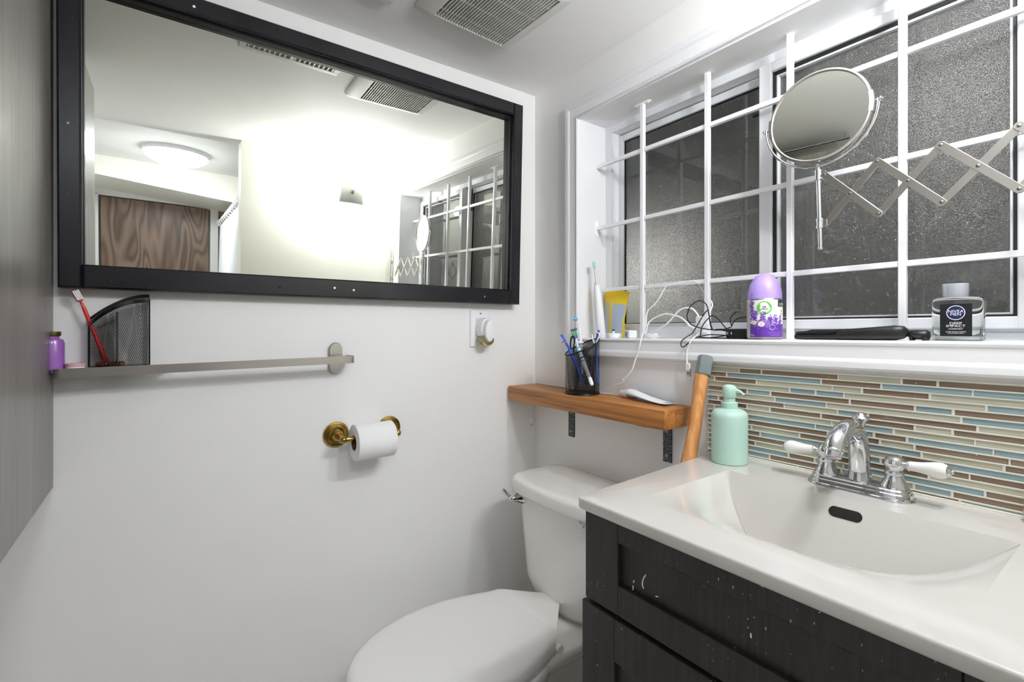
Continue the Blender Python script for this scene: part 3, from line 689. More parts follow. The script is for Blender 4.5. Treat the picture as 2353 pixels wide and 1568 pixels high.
m = MB(); m.quadloop([rl(ry0 - .0005, lambda a: ri + .0003), rl(ry1 + .0005, lambda a: ri + .0003), rl(ry1 + .0005, lambda a: ri - .0008), rl(ry0 - .0005, lambda a: ri - .0008)], caps=False); part(m, 'core', 'kraft', t)
# ------------------------------------------------------------------ toilet
TX = .332
t = thing('toilet', 'white two-piece toilet with its lid down, left of the dark vanity', 'toilet', (TX, -.4, 0))
m = MB(); L = []
for z, a, yf, e in ((.386, .100, -.172, 3.), (.394, .122, -.188, 3.5), (.418, .140, -.197, 4.5), (.445, .149, -.200, 5.5), (.56, .160, -.204, 6), (.690, .171, -.207, 6), (.694, .168, -.204, 6)):
    b = (-.022 - yf) / 2; lo = sell(TX, -.022 - b, a, b, z, 64, e)
    L.append([(x, y - (.012 * (1 - ((x - TX) / a) ** 2) if y < -.022 - b else 0), zz) for x, y, zz in lo])
m.quadloop(L); tank = part(m, 'tank', 'porc', t, smooth=60)
m = MB(); L = []
for z, g_ in ((.686, -.006), (.688, -.001), (.694, .0), (.716, .0), (.724, -.004), (.7285, -.012), (.7315, -.030), (.733, -.07)):
    a, b = .190 + g_, .107 + min(g_, 0); lo = sell(TX, -.120, a, max(b, .03), z, 72, 5.5)
    L.append([(x, y - (.020 * (1 - min(1, abs((x - TX) / .19)) ** 2.2) if y < -.13 else 0), zz) for x, y, zz in lo])
m.quadloop(L); part(m, 'tank_lid', 'porc', t, smooth=60)
def seatloop(z, g_, n=72):
    P = []
    for k in range(n):      # right side back corner -> front -> left side back corner
        s = k / (n - 1)
        if s < .16: f = s / .16; y = -.313 - .187 * f; wd_ = .137 + (.177 - .137) * math.sin(f * PI / 2); sg = 1
        elif s > .84: f = (1 - s) / .16; y = -.313 - .187 * f; wd_ = .137 + (.177 - .137) * math.sin(f * PI / 2); sg = -1
        else:
            a = (s - .16) / .68 * PI; P.append((TX - .001 + (.177 + g_) * math.cos(a), -.500 - (.256 + g_) * math.sin(a), z)); continue
        P.append((TX - .001 + sg * (wd_ + g_), y - (g_ if s in (0, 1) else 0), z))
    return P
m = MB(); m.quadloop([seatloop(.378, -.012), seatloop(.380, -.008), seatloop(.392, -.008), seatloop(.394, -.012)]); part(m, 'seat', 'seat', t, smooth=50)
m = MB(); m.quadloop([seatloop(.3955, -.006), seatloop(.397, -.001), seatloop(.416, 0), seatloop(.424, -.004), seatloop(.4285, -.012), seatloop(.430, -.024), seatloop(.4295, -.05), seatloop(.4290, -.11)]); part(m, 'seat_lid', 'seat', t, smooth=60)
for sx in (-1, 1):
    m = MB(); m.tube([(TX + sx * .095, -.302, .402), (TX + sx * .142, -.302, .402)], [.009, .009], 14); part(m, 'hinge', 'seat', t)
m = MB(); L = []
for z, a, b, cy in ((.0, .112, .225, -.40), (.012, .110, .222, -.40), (.03, .100, .21, -.40), (.12, .092, .185, -.40), (.20, .100, .185, -.43), (.27, .128, .205, -.47), (.325, .155, .240, -.495), (.355, .166, .251, -.50), (.372, .168, .253, -.50), (.377, .164, .249, -.50), (.377, .11, .18, -.50)):
    L.append(sell(TX, cy, a, b, z, 56, 2.3))
m.quadloop(L); part(m, 'bowl', 'porc', t, smooth=60)
m = MB(); L = []
for z, a, y0_, y1_, e in ((.20, .06, -.40, -.06, 3), (.30, .072, -.41, -.03, 4), (.335, .098, -.42, -.020, 5), (.358, .114, -.42, -.014, 6), (.378, .117, -.42, -.012, 6), (.3855, .111, -.41, -.018, 6)):
    L.append([(x - .012 * 0, y, zz) for x, y, zz in sell(TX + .020, (y0_ + y1_) / 2, a, (y1_ - y0_) / 2, z, 56, e)])
m.quadloop(L); part(m, 'deck', 'porc', t, smooth=60)
lv = Y(1199, 1141, -.205); lx, lz = lv.x, lv.z
m = MB(); m.lathe([(.0205, -.002), (.0210, .003), (.0180, .007), (.0100, .022), (.0095, .028), (.0065, .034)], (lx, -.207, lz), 28, (0, -1, 0)); esc = part(m, 'flush_lever', 'chrome', t)
m = MB(); m.tube(catmull([(lx + .003, -.233, lz - .005), (lx - .010, -.238, lz - .001), (lx - .026, -.241, lz + .006), (lx - .046, -.242, lz + .014)], 5), [.0085] * 5 + [.0062] * 5 + [.0066] * 5 + [.0035], 12); attach(m.build('lever_arm', 'chrome', None), esc)
cl = Y(1340, 1199, -.222)
m = MB(); m.tube([(cl.x + .013 * math.cos(a), -.224, cl.z + .013 * math.sin(a)) for a in [PI * .45 + k * PI * 1.1 / 14 for k in range(15)]], .0035, 10); part(m, 'hanging_clip', 'white', t)

# ------------------------------------------------------------------ vanity cabinet
t = thing('vanity_cabinet', 'dark espresso vanity cabinet with shaker drawers and white paint specks', 'cabinet', (1.0, -.25, 0))
CXL, CXR = .727, 1.290
for nm, lo, hi in (('side_panel', (CXL + .004, -.4515, .0), (CXL + .020, -.02, .853)), ('side_panel', (CXR - .016, -.4515, .0), (CXR, -.02, .853)), ('back_panel', (CXL + .0202, -.032, .09), (CXR - .0162, -.02, .853)), ('bottom_panel', (CXL + .0202, -.4515, .09), (CXR - .0162, -.0322, .106)), ('toe_kick', (CXL + .0202, -.40, 0), (CXR - .0162, -.39, .0898))):
    m = MB(); m.box(lo, hi, .0008); part(m, nm, 'cab', t, smooth=0)
zt_ = .8535
def shaker(name, x0, x1, z0, z1, yb, yf, sw, tr, br):
    m = MB(); m.box((x0 + .004, yb, z0 + .004), (x1 - .004, yf + .010, z1 - .004)); fp = part(m, name, 'cab', t, smooth=0)
    for nm, lo, hi in (('stile', (x0, z0), (x0 + sw, z1)), ('stile', (x1 - sw, z0), (x1, z1)), ('rail', (x0 + sw + .0003, z1 - tr), (x1 - sw - .0003, z1)), ('rail', (x0 + sw + .0003, z0), (x1 - sw - .0003, z0 + br))):
        m = MB(); m.box((lo[0], yf, lo[1]), (hi[0], yb, hi[1]), .0012); attach(m.build(nm, 'cab', None, smooth=0), fp)
    return fp
a1 = Y(1419, 1205, -.472); r1 = Y(1421, 1250, -.472).z; r2 = Y(1421, 1348, -.472).z; zb1 = Y(1347, 1371, -.472).z; zt2 = Y(1342, 1379, -.476).z; r3 = Y(1414, 1525, -.476).z
SW = a1.x - CXL
shaker('false_drawer_front', CXL, CXR - .004, zb1, zt_, -.4515, -.472, SW, zt_ - r1, r2 - zb1)
shaker('drawer_front', CXL - .004, CXR - .002, .36, zt2, -.4515, -.476, SW, zt2 - r3, .06)
shaker('lower_drawer_front', CXL - .004, CXR - .002, .10, .352, -.4515, -.476, SW, .065, .06)

# dried paint runs on the false drawer front
for pts in ([(1484, 1321), (1478, 1332), (1476, 1344), (1479, 1353)], [(1457, 1334), (1456, 1339)], [(1454, 1346), (1455, 1352), (1453, 1358)], [(1725, 1455), (1726, 1466)], [(1506, 1371), (1512, 1372)]):
    P = [Y(u_, v_, -.4624) for u_, v_ in pts]; m = MB(); m.tube(catmull(P, 4), [.0003] + [.0009] * (4 * (len(P) - 1) - 1) + [.0011], 7); part(m, 'paint_drip', 'ink', t)

# ------------------------------------------------------------------ sink top
CT = .8745; SXC, SHW, SYB, SYF = 1.001, .2055, -.137, -.412
t = thing('sink_top', 'white vanity top with an integral curved sink basin', 'sink', (SXC, -.25, .854))
WV = .50
def crease(c): return SYB - .001 - .183 * (1 - abs(c) ** 1.6), -.078 * (1 - abs(c) ** 2.2)
NC_ = 96
cs_ = [math.sin((i / NC_ - .5) * PI) for i in range(NC_ + 1)]
rows_in, rows_ramp = [], []
for j in range(41):
    w_ = (1 - math.cos(PI * j / 40)) / 2; rw = []
    for c in cs_:
        yc, zc = crease(c); WV = .50 + .42 * abs(c) ** 1.5; D = .240 * WV * (1 - abs(c) ** 1.6); g_ = w_ / WV if w_ < WV else 1 - ((w_ - WV) / (1 - WV)) ** 2
        rw.append((SXC + SHW * c, SYB + (yc - SYB) * w_, CT + zc * w_ - D * g_))
    rows_in.append(rw)
for j in range(21):
    s_ = 1 - j / 20; rw = []
    for c in cs_:
        yc, zc = crease(c); rw.append((SXC + SHW * c, SYF + (yc - SYF) * s_, CT + zc * s_ ** 1.5))
    rows_ramp.append(rw)
m = MB(); m.grid(rows_in); m.grid(rows_ramp); part(m, 'basin', 'counter', t, smooth=62)
def leftx(y): return .6915 - (y / -.49) * -.033 if False else .6915 + .033 * (y / -.49)
def outline(e, z):
    r = .010; P = []
    xr = 1.318; yf = -.491; yb = -.0005
    cs = [(xr - r, yb, 0, 'R'), ]
    P += [(xr - e, yb, z)]
    P += [(leftx(0) + e, yb, z)]
    for k in range(5): a = PI + k * PI / 8; P.append((leftx(yf) + r + (r - e) * math.cos(a), yf + r + (r - e) * math.sin(a), z))
    for k in range(5): a = 1.5 * PI + k * PI / 8; P.append((xr - r + (r - e) * math.cos(a), yf + r + (r - e) * math.sin(a), z))
    return P
m = MB(); b = .0045
loops = [outline(.004, CT - .0205), outline(.0, CT - .0165)] + [outline(b - b * math.cos(a), CT - b + b * math.sin(a)) for a in [k * PI / 2 / 5 for k in range(6)]]
m.quadloop(loops, caps=False)
top = outline(b, CT); base_i = len(m.v) - len(top)
inner = [(SXC + SHW, SYB, CT), (SXC - SHW, SYB, CT), (SXC - SHW, SYF, CT), (SXC + SHW, SYF, CT)]
bi = len(m.v); m.v += inner; T0 = base_i
# outer top loop order: back-right, back-left, 5 front-left, 5 front-right
m.f += [(T0 + 0, T0 + 1, bi + 1, bi + 0), tuple([T0 + 1, T0 + 2, T0 + 3, T0 + 4, bi + 2, bi + 1]), tuple([T0 + 4, T0 + 5, T0 + 6, T0 + 7, T0 + 8, T0 + 9, bi + 3, bi + 2]), tuple([T0 + 9, T0 + 10, T0 + 11, T0 + 0, bi + 0, bi + 3])]; m.mi += [0] * 4
part(m, 'deck', 'counter', t, smooth=50)
ov = Z(1942, 1182, CT - .045)
yy_ = SYB - .0445 / 5.5 - .0002
m = MB(); L = []
msl = (.078 + .240) / .184
dvec = Vector((0, -1, -msl)).normalized(); nvec = Vector((0, -msl, 1)).normalized()
rd = ray(1942, 1182); oc = CAM + rd * (((CT - msl * SYB) - (CAM.z - msl * CAM.y)) / (rd.z - msl * rd.y))
for off, r in ((-.004, .0088), (.0008, .0088), (.0011, .0078)):
    lp = []
    for k in range(24):
        a = 2 * PI * k / 24; cx_ = .0155 if math.cos(a) > 0 else -.0155
        lp.append(oc + Vector((1, 0, 0)) * (cx_ + r * math.cos(a)) - dvec * (r * math.sin(a)) + nvec * off)
    L.append(lp)
m.quadloop(L); part(m, 'overflow_slot', 'hole', t)
dr = (SXC, SYB - .060, CT - .163)
m = MB(); m.lathe([(.024, -.004), (.024, .003), (.018, .004), (.017, .001), (.0, .001)], (SXC, SYB - .095, CT - .158), 32); part(m, 'drain', 'chrome', t)

# ------------------------------------------------------------------ faucet
FX, FYc = .9965, -.062
t = thing('faucet', 'chrome centerset faucet with two white porcelain lever handles', 'faucet', (FX, FYc, CT))
def stad(z, hl, r, n=14):
    P = []
    for k in range(n + 1): a = -PI / 2 + k * PI / n; P.append((FX + hl + r * math.cos(a), FYc + r * math.sin(a), z))
    for k in range(n + 1): a = PI / 2 + k * PI / n; P.append((FX - hl + r * math.cos(a), FYc + r * math.sin(a), z))
    return P
m = MB(); z0 = CT - .0005
m.quadloop([stad(z0, .0515, .0285), stad(z0 + .002, .0515, .0295), stad(z0 + .004, .0515, .0288), stad(z0 + .0055, .0515, .0262), stad(z0 + .011, .0515, .0253), stad(z0 + .0125, .0515, .0235), stad(z0 + .0165, .0515, .0228), stad(z0 + .0185, .0515, .0205), stad(z0 + .0195, .0515, .016)])
part(m, 'base', 'chrome', t, smooth=28)
zb_ = z0 + .019
for sx in (-1, 1):
    cx_ = FX + sx * .0515
    m = MB(); m.lathe([(.0205, -.002), (.0205, .001), (.0195, .003), (.0150, .012), (.0118, .0195), (.0118, .0215), (.0135, .0225), (.0140, .0250), (.0130, .0275), (.0110, .0285), (.0112, .030), (.0140, .034), (.0152, .0390), (.0148, .0440), (.0125, .0490), (.0098, .0515), (.0096, .0525), (.0060, .0540), (0, .0545)], (cx_, FYc, zb_), 36); hub = part(m, 'handle_hub', 'chrome', t, smooth=40)
    o_ = Vector((cx_, FYc, zb_ + .0395))
    if sx < 0: tip = Y(1802, 1025, FYc - .003)
    else: tip = Y(2186, 1086, FYc - .004)
    d = (tip - o_); ln = d.length; d.normalize()
    s0 = .013
    m = MB(); m.lathe([(.0058, s0 - .006), (.0052, s0 + .001), (.0060, s0 + .003), (.0085, s0 + .0055), (.0090, s0 + .0075), (.0082, s0 + .009)], o_, 24, d); attach(m.build('collar', 'chrome', None), hub)
    a0 = s0 + .008; b0 = ln - .003; n_ = b0 - a0
    pr = [(.0076, 0), (.0078, .02), (.0082, .18), (.0092, .35), (.0112, .55), (.0128, .72), (.0126, .86), (.0102, .96), (.0080, 1.0)]
    m = MB(); m.lathe([(r, a0 + s * n_) for r, s in pr], o_, 28, d); attach(m.build('lever', 'porc', None, smooth=60), hub)
    m = MB(); m.lathe([(.0090, b0 - .0018), (.0094, b0), (.0072, b0 + .0016), (.0060, b0 + .0030), (.0034, b0 + .0042), (.0026, b0 + .0062), (0, b0 + .0070)], o_, 22, d); attach(m.build('end_cap', 'chrome', None), hub)
P = catmull([(FX, -.058, zb_ - .004), (FX, -.058, .912), (FX, -.060, .938), (FX, -.067, .962), (FX, -.085, .982), (FX, -.112, .9895), (FX, -.140, .985), (FX, -.161, .973), (FX, -.170, .959)], 6)
rr_ = []
for i in range(len(P)):
    s = i / (len(P) - 1); rr_.append(.0192 - .0024 * min(1, s / .12) - .0030 * s)
m = MB(); m.tube(P, rr_, 28); sp = part(m, 'spout', 'chrome', t, smooth=60)
d = (P[-1] - P[-2]).normalized()
m = MB(); m.lathe([(.0138, -.003), (.0146, -.001), (.0146, .0005), (.0126, .0015), (.0126, .010), (.0100, .011), (.0, .0112)], P[-1], 28, d); attach(m.build('aerator', 'chrome', None), sp)
kp = Y(1978, 985, -.040)
m = MB(); m.lathe([(.0022, -(kp.z - zb_)), (.0022, -.004), (.0042, -.002), (.0055, .004), (.0085, .013), (.0125, .0165), (.0138, .0195), (.0118, .0225), (.0070, .0255), (.0066, .027), (.0042, .0290), (0, .0295)], kp, 30); part(m, 'lift_rod', 'chrome', t, smooth=50)

# ------------------------------------------------------------------ soap dispenser
sc = Y(1676, 1050, -.076); sx_, sy_ = sc.x, -.076
t = thing('soap_dispenser', 'mint green ceramic soap pump bottle on the sink corner', 'soap dispenser', (sx_, sy_, CT))
m = MB(); Rb = .0365
m.lathe([(Rb - .002, 0), (Rb, .0015), (Rb, .098)] + [(Rb - .0165 + .0165 * math.cos(a), .098 + .0165 * math.sin(a)) for a in [k * PI / 2 / 8 for k in range(1, 9)]] + [(.017, .116)], (sx_, sy_, CT), 56); part(m, 'bottle', 'mint', t, smooth=50)
m = MB(); m.lathe([(.0165, .114), (.0168, .115), (.0168, .1285), (.0160, .1293), (.0118, .1295), (.0118, .139), (.0138, .1395), (.0142, .140), (.0142, .157), (.0135, .161), (.0105, .1645), (.005, .1662), (0, .1665)], (sx_, sy_, CT), 40); pump = part(m, 'pump', 'mint', t, smooth=40)
nd = Vector((.95, .25, 0)).normalized(); o_ = Vector((sx_, sy_, CT + .155))
m = MB(); m.tube(catmull([o_ + nd * .008, o_ + nd * .017 + Vector((0, 0, -.0008)), o_ + nd * .023 + Vector((0, 0, -.0035)), o_ + nd * .029 + Vector((0, 0, -.0095))], 5), [.0042] * 5 + [.0033] * 5 + [.0028] * 6, 14); attach(m.build('nozzle', 'mint', None, smooth=50), pump)
e_ = o_ + nd * .0292 + Vector((0, 0, -.0097)); dd = Vector((nd.x * .7, nd.y * .7, -.7)).normalized()
m = MB(); m.lathe([(.0018, 0), (.0018, .0006)], e_, 12, dd); attach(m.build('nozzle_hole', 'hole', None), pump)

# ------------------------------------------------------------------ wooden handle leaning in the gap
pa = Y(1619, 838, -.034); pb = Y(1583, 1052, -.105)
dst = (pb - pa); bot = pa + dst * ((pa.z - .012) / -dst.z)
t = thing('leaning_pole', 'varnished wooden pole with a grey rubber cap leaning beside the wooden shelf', 'pole', tuple(bot))
dn = (pa - bot).normalized()
P = [bot + (pa - bot) * (k / 24) for k in range(25)]
P = [p + Vector((.0025 * math.sin(i * 1.3), .001 * math.sin(i * 2.1), 0)) for i, p in enumerate(P)]
m = MB(); m.tube(P, [.0150 + .0012 * math.sin(i * 1.1) for i in range(25)], 14); part(m, 'shaft', 'stickwood', t, smooth=60)
m = MB(); n6 = 8
m.lathe([(.0172, -.026), (.0180, -.024), (.0180, .014), (.0165, .019), (.0150, .020)], pa, 8, dn); part(m, 'end_cap', 'greycap', t, smooth=20)

# ------------------------------------------------------------------ wooden shelf and brackets
SX0, SX1, SYF_, SYB_, SZ1, SZ0 = .012, .632, -.124, -.006, .9705, .9235
t = thing('wooden_shelf', 'orange-brown wooden plank shelf on iron straps above the toilet', 'shelf', (.32, -.06, SZ0))
m = MB(); m.quadloop([[(SX0, SYF_, SZ0), (SX1, SYF_, SZ0 + .001), (SX1 - .001, SYB_, SZ0 + .001), (SX0, SYB_, SZ0)], [(SX0, SYF_, SZ1), (SX1, SYF_, SZ1), (SX1 - .001, SYB_, SZ1), (SX0, SYB_, SZ1)]]); part(m, 'plank', 'shelfwood', t, bevel=.0012, seg=2)
for (x0, x1, zlo) in ((.1762, .2030, .8155), (.5390, .5650, .8145)):
    m = MB(); m.box((x0, -.004, zlo), (x1, -.0005, SZ0 + .0005), .0006); m.box((x0, -.105, SZ0 - .0045), (x1, -.0005, SZ0 - .0002), .0006); br = part(m, 'bracket', 'iron', t)
    for zz in (SZ0 - .028, zlo + .018):
        m = MB(); m.lathe([(.0050, 0), (.0046, .0014), (.0018, .0020)], ((x0 + x1) / 2 - .001, -.004, zz), 14, (0, -1, 0)); attach(m.build('screw', 'steel', None), br)

# mesh pen cup with brushes
pc_ = Y(1338, 890, -.063); px_, py_, PR = pc_.x, -.063, .0498
t = thing('pen_cup', 'round black wire mesh cup of toothbrushes on the wooden shelf', 'cup', (px_, py_, SZ1))
def ptop(a):   # rim height round the cup: low at front left, high at back right
    return 1.108 - .024 * math.cos(a - math.radians(247)) 
def psurf(s, tt):
    a = 2 * PI * s; return (px_ + PR * math.cos(a), py_ + PR * math.sin(a), SZ1 + .003 + (ptop(a) - SZ1 - .003) * tt)
stuff(part(lattice(psurf, 110, .16, .0014, 20), 'mesh_wall', 'blackm', t, smooth=0))
m = MB(); m.tube([(px_ + PR * math.cos(a), py_ + PR * math.sin(a), ptop(a)) for a in [2 * PI * k / 56 for k in range(57)]], .0021, 8, caps=False); part(m, 'rim', 'blackm', t)
m = MB(); m.lathe([(PR + .001, 0), (PR + .0018, .002), (PR + .001, .004), (PR - .002, .003), (0, .002)], (px_, py_, SZ1), 48); part(m, 'base', 'blackm', t)
m = MB(); m.grid([[(px_ + x, py_ + .012, SZ1 + .003) for x in (-.045, .045)], [(px_ + x, py_ + .012, 1.112) for x in (-.045, .045)]]); m2 = lattice(lambda s, tt: (px_ - .047 + .094 * min(max(s, 0), 1), py_ + .012, SZ1 + .003 + .135 * tt), 42, .35, .0045, 8)
stuff(part(m2, 'divider_mesh', 'blackm', t, smooth=0))
yq = lambda u, v, y: Y(u, v, y)
toothbrush('toothbrush', 'blue toothbrush, head leaning left, in the round mesh cup', yq(1294, 777, -.085), yq(1307, 800, -.083), yq(1342, 880, -.072), 'blue', 'blue', (-1, -.3, -.35), ['lavb'], r=.0052, hl=.025)
sb = toothbrush('toothbrush', 'white and light blue striped toothbrush with multicoloured bristles in the mesh cup', yq(1322, 768, -.055), yq(1327, 795, -.062), yq(1361, 886, -.080), 'white', 'white', (.5, -1, .2), ['bluel', 'teal', 'lime', 'blue'], r=.0058, hl=.034, hw2=.0095)
for k in range(5):
    a_ = yq(1327, 795, -.062).lerp(yq(1361, 886, -.080), .05 + .085 * k); b_ = yq(1327, 795, -.062).lerp(yq(1361, 886, -.080), .05 + .085 * k + .035)
    m = MB(); m.tube([a_, b_], .0064, 12); part(m, 'grip_stripe', 'bluel' if k != 3 else 'blue', sb)
t = thing('brush_head', 'slim white powered brush head with a pale blue round tip in the mesh cup', 'toothbrush', tuple(yq(1336, 850, -.045)))
m = MB(); m.tube(catmull([yq(1337, 850, -.045), yq(1335, 790, -.042), yq(1331, 757, -.040), yq(1328, 737, -.040)], 5), [.0052] * 6 + [.0042] * 5 + [.0030] * 5, 12); part(m, 'stem', 'white', t)
m = MB(); pt = yq(1324, 733, -.040); m.lathe([(.0052, -.004), (.0058, 0), (.0058, .004), (.0045, .009)], pt, 18, (-.7, -.7, 0)); part(m, 'bristles', 'bluel', t)
t = thing('floss_pick', 'white and blue angled floss holder hooked over the mesh cup rim', 'floss pick', tuple(yq(1372, 790, -.050)))
m = MB(); m.tube(catmull([yq(1360, 768, -.055), yq(1363, 782, -.056), yq(1367, 790, -.056), yq(1372, 783, -.055), yq(1377, 769, -.053), yq(1369, 763, -.054), yq(1359, 765, -.055)], 5), .0018, 8); part(m, 'arch', 'white', t)
m = MB(); m.tube([yq(1376, 759, -.048), yq(1371, 777, -.052), yq(1368, 792, -.055), yq(1374, 880, -.05)], [.0036, .0028, .0024, .0022], 10); part(m, 'stem', 'blue', t)
t = thing('clear_pick', 'clear plastic handled pick with a white flared guard standing in the mesh cup', 'pick', tuple(yq(1338, 860, -.05)))
m = MB(); m.tube([yq(1339, 860, -.050), yq(1335, 812, -.050), yq(1334, 787, -.050)], .0030, 10); part(m, 'stem', 'whiteg', t)
m = MB(); m.lathe([(.0035, 0), (.009, -.004), (.0125, -.007), (.0115, -.006)], yq(1333, 783, -.050), 20); part(m, 'guard', 'white', t)
t = thing('hair_loop', 'black looped plastic tip between the two toothbrushes in the mesh cup', 'accessory', tuple(yq(1316, 800, -.07)))
m = MB(); m.tube(catmull([yq(1312, 815, -.072), yq(1311, 792, -.072), yq(1313, 776, -.072), yq(1318, 774, -.072), yq(1320, 785, -.071), yq(1318, 812, -.070), yq(1330, 880, -.06)], 5), .0022, 8); part(m, 'loop', 'black', t)

# toothpaste tube
t = thing('toothpaste_tube', 'squeezed white and blue toothpaste tube lying on the shelf', 'toothpaste', (.48, -.036, SZ1))
ca, cb_ = Y(1427, 896, -.026), Y(1543, 922, -.046)
ax = (cb_ - ca); Lt = ax.length; axh = Vector((ax.x, ax.y, 0)).normalized(); sdv = Vector((-axh.y, axh.x, 0))
def tl(s, w_, h_, lift, n=28):
    c = Vector((ca.x, ca.y, SZ1)) + axh * (s * Lt) + Vector((0, 0, lift)); return [c + sdv * (w_ * math.cos(2 * PI * k / n)) + Vector((0, 0, h_ * math.sin(2 * PI * k / n))) for k in range(n)]
m = MB(); m.quadloop([tl(.12, .011, .0105, .0125), tl(.20, .0145, .0125, .0140), tl(.30, .0165, .0120, .0140), tl(.42, .0180, .0080, .0125), tl(.58, .0200, .0042, .0095), tl(.75, .0215, .0026, .0065), tl(.90, .0225, .0016, .0050), tl(1.0, .0230, .0008, .0060)]); part(m, 'tube', 'white', t, smooth=60)
m = MB(); m.quadloop([tl(-.01, .0075, .0075, .0105), tl(0, .0090, .0090, .0105), tl(.13, .0100, .0100, .0115)]); part(m, 'cap', 'white', t, smooth=40)
def band(s0, s1, sg, k0, k1, nm, mt_, dz=.0004):
    m = MB(); R2 = []
    for s, w_, h_, l_ in ((.20, .0145, .0125, .0140), (.30, .0165, .0120, .0140), (.42, .0180, .0080, .0125), (.58, .0200, .0042, .0095), (.75, .0215, .0026, .0065), (.90, .0225, .0016, .0050), (.995, .0230, .0009, .0059)):
        if s < s0 - 1e-6 or s > s1 + 1e-6: continue
        lp = tl(s, w_ + dz, h_ + dz, l_); R2.append([lp[k % 28] for k in range(k0, k1)])
    m.grid(R2); part(m, nm, mt_, t, smooth=60)
band(.20, 1., 1, 0, 5, 'blue_stripe', 'pasteblue'); band(.20, .42, 1, 16, 21, 'red_stripe', 'pastered'); band(.90, 1., 1, 2, 10, 'printed_end', 'print')
band(.20, .58, 1, 14, 17, 'blue_edge', 'pasteblue')
# ------------------------------------------------------------------ white bar grille in the window recess
def sz(x): return WB + .001 + .008 * (x - WL) / (WR - WL) + .0002
t = thing('window_grille', 'white square-bar security grille in front of the window', 'grille', (.72, .075, WB))
VX = [.4143, .6207, .8221, 1.0240]; hb = .0062
for i, x in enumerate(VX):
    zt_ = WT + .0065 * (x - WL) - .0005
    m = MB(); m.box((x - hb, .070 - hb, sz(x)), (x + hb, .070 + hb, zt_), .0012); bar = part(m, 'upright_bar', 'barw', t)
    if i in (0, 3):
        m = MB(); L = []
        for zz, e in ((zt_ - .0006, .0), (zt_ - .003, .0), (zt_ - .0035, .0008)):
            lp = []
            for k in range(24):
                a = 2 * PI * k / 24; lp.append((x + (.020 if math.cos(a) > 0 else -.020) + (.0085 - e) * math.cos(a), .070 + (.0085 - e) * math.sin(a), zz))
            L.append(lp)
        m.quadloop(L); m.lathe([(.0042, 0), (.0036, .002), (.001, .003)], (x - .019, .070, zt_ - .0033), 12, (0, 0, -1)); m.lathe([(.0042, 0), (.0036, .002), (.001, .003)], (x + .019, .070, zt_ - .0033), 12, (0, 0, -1)); attach(m.build('ceiling_bracket', 'barw', None), bar)
HZs = [1.6835, 1.4845, 1.284]
xs_ = [WL] + VX + [WR]
for zh in HZs:
    for i in range(5):
        a = xs_[i] + (hb - .001 if i else .0005); b_ = xs_[i + 1] - (hb - .001 if i < 4 else .0005)
        m = MB(); m.box((a, .072 - .0055, zh - hb * .9), (b_, .072 + .0055, zh + hb * .9), .001); bar = part(m, 'cross_bar', 'barw', t)
        if zh == HZs[1] and i in (0, 4):
            xx = WL + .0006 if i == 0 else WR - .0036; m = MB(); L = []
            for e_x, e in ((0, 0), (.0025, 0), (.003, .0008)):
                L.append([(xx + (e_x if i == 0 else .003 - e_x), .072 + (.0085 - e) * math.cos(2 * PI * k / 24), zh + (.018 if math.sin(2 * PI * k / 24) > 0 else -.018) + (.0085 - e) * math.sin(2 * PI * k / 24)) for k in range(24)])
            m.quadloop(L); attach(m.build('wall_bracket', 'barw', None), bar)

# ------------------------------------------------------------------ scissor shaving mirror
AY = -.014
t = thing('shaving_mirror', 'round chrome shaving mirror on a scissor arm in front of the window', 'mirror', (1.32, -.001, 1.4))
tops = [Y(1895, 402, AY), Y(2016, 371, AY), Y(2162.3, 333.7, AY), Y(2342.6, 289.4, AY)]
bots = [Y(1898, 513, AY), Y(2018.4, 491, AY), Y(2164.4, 465, AY), Y(2342.6, 434.5, AY)]
st_ = (tops[3] - tops[0]) / 3; tops.append(tops[3] + st_); bots.append(bots[3] + (bots[3] - bots[0]) / 3)
def link(a, b, yy, name, w_=.0063, th_=.0011):
    a = Vector((a.x, yy, a.z)); b = Vector((b.x, yy, b.z)); d = (b - a).normalized(); n_ = Vector((0, -1, 0)); s_ = d.cross(n_)
    m = MB(); L = []
    for off, e in ((-th_, 0), (th_ * .6, 0), (th_, .0005)):
        lp = []
        for k in range(20):
            an = 2 * PI * k / 20; c_ = b if math.cos(an) > 0 else a
            lp.append(c_ + d * ((w_ - e) * math.cos(an)) + s_ * ((w_ - e) * math.sin(an)) + n_ * off)
        L.append(lp)
    m.quadloop(L); return part(m, name, 'nickel', t)
for i in range(4):
    link(bots[i], tops[i + 1], AY + .0014, 'back_link'); fl_ = link(tops[i], bots[i + 1], AY - .0014, 'front_link')
    for c in (tops[i], bots[i + 1], (tops[i] + bots[i + 1]) / 2):
        m = MB(); m.lathe([(.0030, 0), (.0026, .0010), (.001, .0016)], (c.x, AY - .0024, c.z), 12, (0, -1, 0)); attach(m.build('rivet', 'steel', None), fl_)
p0, p1 = Y(1879.3, 378, AY), Y(1885.5, 570, AY)
m = MB(); m.tube([p0, p1], .0042, 14); m.lathe([(.0042, 0), (.0048, .001), (.0046, .003), (.002, .004)], p1, 14, (0, 0, -1)); part(m, 'post', 'chrome', t)
for v_, bb in ((403, tops[0]), (514, bots[0])):
    c = p0.lerp(p1, (v_ - 378) / 192); m = MB(); m.lathe([(.0062, -.010), (.0070, -.0095), (.0070, -.006), (.0060, -.0055), (.0060, .0055), (.0070, .006), (.0070, .0095), (.0062, .010)], c, 18); part(m, 'collar', 'chrome', t)
    m = MB(); m.box((c.x, AY - .001, c.z - .006), (bb.x + .002, AY + .0012, c.z + .006), .0005); part(m, 'lug', 'nickel', t)
RXm = 1.327
